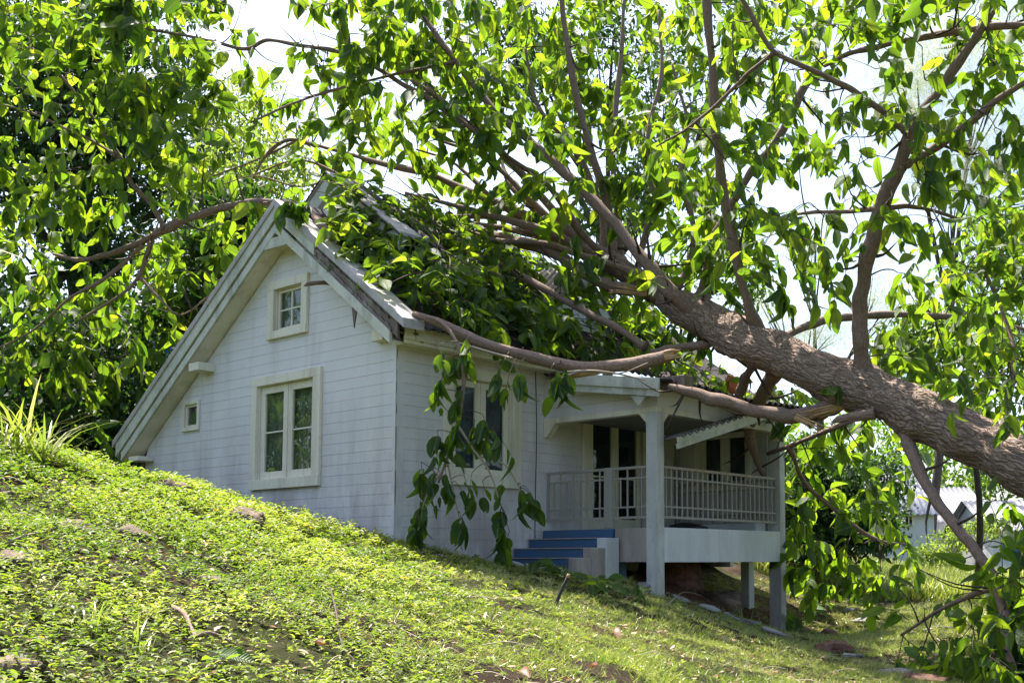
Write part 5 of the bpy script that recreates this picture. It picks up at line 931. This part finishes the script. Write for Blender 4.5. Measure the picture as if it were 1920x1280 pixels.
# grass tufts
TB = [(np.array([[0, -0.015, 0], [0, 0.015, 0], [0.3, 0.021, -k * 0.03], [0.3, -0.021, -k * 0.03], [0.6, 0.017, -k * 0.16], [0.6, -0.017, -k * 0.16], [0.85, 0.009, -k * 0.38], [0.85, -0.009, -k * 0.38], [1, 0, -k * 0.6]]), np.array([[0, 1, 2], [0, 2, 3], [3, 2, 4], [3, 4, 5], [5, 4, 6], [5, 6, 7], [7, 6, 8]]), np.zeros((9, 2))) for k in (0.25, 0.6, 1.0, 1.3)]
def tuft(px, py, n, h, spread, label, mat='grass', sp=0.34):
    p = ground_hit(px, py); n = int(n * 1.8); h = h * 1.3; m = n; d = np.stack([rng.normal(0, sp, m), rng.normal(0, sp, m), np.ones(m)], 1); hr = np.stack([d[:, 0], d[:, 1], np.zeros(m)], 1); nrm = -hr * 1.0 + 1e-3 * rdir(m) + np.array([0, 0, 0.35])
    pos = p + np.stack([rng.normal(0, spread, m), rng.normal(0, spread, m), np.full(m, -0.02)], 1); pos[:, 2] = hgt(pos[:, 0], pos[:, 1]) - 0.01
    t = thing('grass_tuft', label, 'grass tuft', p, 'tall grass tufts on the bank'); place_leaves(TB, pos, d, nrm, rng.uniform(0.5, 1.15, m) * h, np.clip(rng.normal(0.35, 0.2, m), 0, 0.8)).build('blades', M[mat], t)
for a_ in [(15, 872, 16, 0.42, 0.07, 'tall arching grass tuft at the left edge of the bank crest'), (75, 868, 22, 0.50, 0.09, 'biggest grass tuft on the left crest with long drooping blades'), (135, 868, 14, 0.34, 0.06, 'middle grass tuft of those along the left crest'),
           (205, 876, 14, 0.40, 0.07, 'grass tuft on the crest nearest the low end of the roof'), (40, 872, 10, 0.6, 0.05, 'thin tall upright blades near the left edge of the crest'), (165, 1195, 26, 0.17, 0.07, 'pale grass tuft low in the creeper at the bottom left'), (262, 1230, 12, 0.16, 0.04, 'small grass tuft by the forked dead twig'),
           (525, 985, 12, 0.15, 0.06, 'wispy tuft against the wall below the big gable window'), (505, 1000, 14, 0.16, 0.06, 'dark tuft growing beside the split brown rock'), (375, 915, 10, 0.20, 0.05, 'small tuft on the crest below the tiny lean-to window'), (730, 1030, 14, 0.12, 0.1, 'weeds at the foot of the wall corner'),
           (1180, 1100, 14, 0.16, 0.05, 'spiky dark plant by the foot of the steps'), (1400, 1165, 16, 0.2, 0.15, 'grass clump between the porch pillars')]: tuft(*a_)
# strap leaves poking in at the left edge
p = P(-30, 480, 9.0); t = thing('strap_leaved_plant', 'long yellow-green strap leaves poking in at the left edge', 'plant', p)
a = place_leaves(TB, np.array([P(-25, 500, 9), P(-30, 470, 9), P(-40, 430, 9.1)]), np.array([[0.35, 0.15, 0.25], [0.3, 0.2, 0.05], [0.33, 0.12, 0.3]]), np.array([[-0.2, -0.6, 1.0]] * 3), np.array([0.50, 0.48, 0.4]), np.array([0.3, 0.5, 0.2])); a.V = [v * 1.0 for v in a.V]; a.build('blades', M['grass'], t)
a = Acc(); g0 = P(-60, 900, 9); a.tube(np.array([np.r_[g0[0], g0[1], gz(g0[0], g0[1]) - 0.1, 0.02], np.r_[P(-70, 640, 9), 0.015], np.r_[P(-32, 470, 9), 0.01]]), seg=5, sides=6); a.build('stem', M['twig'], t)

# rocks and rubble
def rock(name, px, py, r, label, mat='rock', sq=(1, 1, 0.6), seed=0, cat='rock', sink=0.30, at=None):
    p = ground_hit(px, py) if at is None else np.array(at, float); nu, nv = 26, 18; u = np.linspace(0, 2 * np.pi, nu, endpoint=False); v = np.linspace(0, np.pi, nv); U2, V2 = np.meshgrid(u, v, indexing='ij')
    D = np.stack([np.cos(U2) * np.sin(V2), np.sin(U2) * np.sin(V2), np.cos(V2)], -1); k = 0.72 + 0.6 * vnoise(D * 1.5 + seed * 3.7 + 20) + 0.22 * (vnoise(D * 5 + seed + 30) - 0.5); k = k + 0.30 * (np.abs(vnoise(D * 3.1 + seed * 1.7 + 5) - 0.5)) + 0.10 * (vnoise(D * 11 + seed) - 0.5); k = np.round(k * 7) / 7 * 0.55 + k * 0.45
    V = (D * k[..., None] * r * 1.15 * np.array(sq)).reshape(-1, 3) + p + np.array([0, 0, r * sq[2] * (0.5 - sink)]); i, j = np.meshgrid(np.arange(nu), np.arange(nv - 1), indexing='ij'); i = i.ravel(); j = j.ravel(); i2 = (i + 1) % nu
    return props(mesh_np(name, V, np.stack([i * nv + j, i * nv + j + 1, i2 * nv + j + 1, i2 * nv + j], 1), M[mat], smooth=True), label, cat, 'rocks')
for i, a_ in enumerate([('rock', 8, 858, 0.15, 'brown rock at the far left of the bank crest'), ('rock', 205, 882, 0.12, 'grey-topped rock half grown over just left of the low roof end'), ('rock', 315, 925, 0.17, 'rough dark earthy lump on the crest in front of the lean-to wall'),
        ('rock', 455, 985, 0.22, 'largest split brown rock on the bank below the gable window', 'rock', (1.2, 0.8, 0.55)), ('rock', 415, 968, 0.13, 'smaller brown rock touching the split rock on its left'), ('rock', 130, 1000, 0.12, 'flat weathered rock in the creeper at the left with a twig over it', 'rock', (1.5, 0.9, 0.5)),
        ('rock', 250, 1010, 0.10, 'low mossy rock in the creeper left of the split rock'), ('rock', 15, 1060, 0.09, 'dark rock at the left edge halfway down the bank'), ('rock', 385, 1095, 0.09, 'pale earthy mound in the middle of the bank', 'rock', (1.6, 1, 0.4)), ('rock', 30, 1262, 0.08, 'dark rock in the bottom left corner'),
        ('rock', 1215, 1105, 0.13, 'tan rock at the foot of the porch corner post', 'greyrock', (1.2, 1, 0.7)), ('rock', 1560, 1222, 0.17, 'big reddish rock beyond the end of the rubble line', 'redrock', (1.4, 1, 0.55)), ('rock', 1555, 1190, 0.12, 'small dull red stone resting against the big reddish rock', 'redrock'),
        ('rock', 1620, 1165, 0.12, 'grey stone right of the outer porch post', 'greyrock', (1.6, 1, 0.35)), ('rock', 1680, 1262, 0.13, 'pale rubble lump near the bottom right', 'greyrock', (1.8, 1, 0.3)), ('rock', 1730, 1275, 0.14, 'pinkish rubble lump at the bottom edge on the right', 'redrock', (1.8, 1, 0.35))]): rock(*a_, seed=i)
rock('rock', 0, 0, 0.42, 'big boulder in the shade under the porch floor', 'redrock', (1, 0.9, 0.8), 31, at=(0.9, 4.9, gz(0.9, 4.9))); rock('rock', 0, 0, 0.30, 'second smaller boulder under the porch floor', 'rock', (1.2, 0.9, 0.7), 32, at=(1.5, 5.4, gz(1.5, 5.4)))
def slab(px, py, L, w, ang, label, mat='sheet', th=0.03, tilt=0.0, corr=False):
    p = ground_hit(px, py); ca, sa = math.cos(ang), math.sin(ang); n = 9; top = []
    for i in range(n):
        t_ = 2 * math.pi * i / n; r1 = random.uniform(0.72, 1.0); sx_, sy_ = math.cos(t_) * L / 2 * r1, math.sin(t_) * w / 2 * r1; X_, Y_ = p[0] + sx_ * ca - sy_ * sa, p[1] + sx_ * sa + sy_ * ca; top.append((X_, Y_, gz(X_, Y_) + 0.02 + random.uniform(0, 0.03) + tilt * sy_))
    b = MB(); b.prism(top, (0, 0, th)); return props(b.build('broken_sheet', M[mat], None, 0.004), label, 'rubble', 'broken sheet pieces along the porch foot')
dirn = math.atan2(3.4, 1.6)
for i, (x_, y_, L, w, lb) in enumerate([(1275, 1128, 0.5, 0.20, 'first grey sheet fragment beside the porch corner post'), (1330, 1145, 0.6, 0.22, 'long grey sheet fragment sunk in the turf under the middle of the porch'), (1370, 1160, 0.42, 0.14, 'narrow bluish-white sheet fragment in the rubble line'), (1405, 1172, 0.6, 0.24, 'dull grey sheet fragment before the last wide one'), (1455, 1192, 0.85, 0.30, 'widest grey sheet fragment at the foot of the outer porch post'),
        (1620, 1165, 0.5, 0.2, 'grey fragment lying beyond the red rock'), (1600, 1235, 0.5, 0.24, 'grey fragment at the lower right end of the rubble line'), (1110 - 140, 1064, 0.32, 0.15, 'pale fragment left of the blue steps'), (1005, 1068, 0.45, 0.16, 'light grey fragment at the foot of the blue steps'), (1590, 1148, 0.35, 0.06, 'thin white strip on the grass right of the outer post')]):
    slab(x_, y_, L * 0.72, w * 0.9, dirn + random.uniform(-0.3, 0.3), lb, 'sheet' if i % 3 else 'greyrock')
# small things lying about
q0, q1 = ground_hit(1038, 1136), None; st_ = thing('stake', 'short dark cut stake with a pale tip standing in the lawn', 'stake', q0)
a = Acc(); a.tube(np.array([np.r_[q0 + np.array([0, 0, -0.05]), 0.022], np.r_[q0 + Rh * 0.07 + np.array([0, 0, 0.13]), 0.020], np.r_[q0 + Rh * 0.15 + np.array([0, 0, 0.30]), 0.018]]), seg=4, sides=8, rough=0.2); a.build('stem', M['cable'], st_)
a = Acc(); a.tube(np.array([np.r_[q0 + Rh * 0.15 + np.array([0, 0, 0.295]), 0.022], np.r_[q0 + Rh * 0.162 + np.array([0, 0, 0.335]), 0.018]]), seg=2, sides=8, rough=0.3); a.build('cut_tip', M['wood'], st_)
for lab, pts_ in (('fallen leafy twig with big pale-backed leaves below the steps', [(1040, 1095), (1065, 1092), (1090, 1096), (1105, 1100), (1030, 1084), (1060, 1082)]), ('flat heap of drying leaves on the lawn before the porch corner', [(1120, 1112), (1150, 1118), (1170, 1122), (1185, 1114), (1135, 1108)]), ('two large green leaves lying in the creeper at the bottom', [(385, 1262), (410, 1275)])):
    t = thing('fallen_leaves', lab, 'leaves', ground_hit(*pts_[0])); f = Foliage()
    for (x_, y_) in pts_: 
        g_ = ground_hit(x_, y_); f.spray(g_ + np.array([0, 0, 0.07]), (random.uniform(-1, 1), random.uniform(-1, 1), 0.2), 0.22 if x_ > 600 else 0.05, 3 if x_ > 600 else 1, 0.27 if x_ > 600 else 0.16, droop=0.15, rnd=(0.2, 0.7), flatn=np.array([0.2, -0.3, 1.0]), twig_r=0.004)
    f.leaves(BIG).build('foliage', M['leaf'], t); f.tw.build('twigs', M['twig'], t)
def ground_twig(label, pts_, r, mat='pale_twig', lift=0.03):
    q = [np.r_[ground_hit(a_, b_) + np.array([0, 0, lift * (1 + 0.6 * (i % 2))]), r * (1 - 0.5 * i / len(pts_))] for i, (a_, b_) in enumerate(pts_)]; a = Acc(); a.tube(np.array(q), seg=5, sides=7, rough=0.2)
    props(a.build('dead_twig', M[mat]), label, 'twig', 'dead twigs on the ground')
ground_twig('forked thick dead twig in the creeper near the bottom', [(325, 1172), (345, 1200), (365, 1222), (392, 1235), (440, 1238)], 0.014, 'limb', 0.08); ground_twig('long pale bent twig lying across the left of the bank', [(0, 1032), (45, 1020), (85, 1010), (108, 998), (100, 978)], 0.006)
ground_twig('thin dark twig running down the bank left of centre', [(618, 1120), (628, 1170), (640, 1225), (665, 1275)], 0.007, 'twig', 0.06); ground_twig('pale straw-like twig crossing the middle of the lawn', [(768, 1118), (748, 1160), (742, 1180), (790, 1215)], 0.004); ground_twig('curved twig by the rubble beside the corner post', [(1250, 1140), (1280, 1118), (1310, 1120), (1330, 1132)], 0.008)
for lab, x_, y_, s_, rn_ in (('curled reddish dead leaf on the lawn below the porch', 1150, 1192, 0.16, 0.35), ('small dull red dead leaf right of the reddish curled one', 1232, 1192, 0.10, 0.15), ('dark red dead leaf near the bottom of the lawn', 1105, 1262, 0.12, 0.05), ('brown curled dead leaf on the bank under the split rock', 395, 1028, 0.12, 0.1), ('pale dead leaf on the bright middle of the lawn', 905, 1165, 0.12, 0.95),
        ('small white leaf near the bottom of the lawn', 915, 1240, 0.07, 1.0), ('red dead leaf at the bottom between bank and lawn', 590, 1222, 0.10, 0.1), ('crumpled brown leaf at the bottom edge right of the dark twig', 975, 1268, 0.12, 0.2)):
    g_ = ground_hit(x_, y_); o = place_leaves(leaf_templates(0.3, 1, 0.9, 0.7), np.array([g_ + np.array([0, 0, 0.035])]), np.array([[random.uniform(0.4, 1), random.uniform(-0.6, 0.6), 0.12]]), np.array([[0.1, -0.3, 1.0]]), np.array([s_ * 0.9]), np.array([rn_])); props(o.build('dead_leaf', M['deadleaf']), lab, 'dead leaf', 'dead leaves on the lawn')
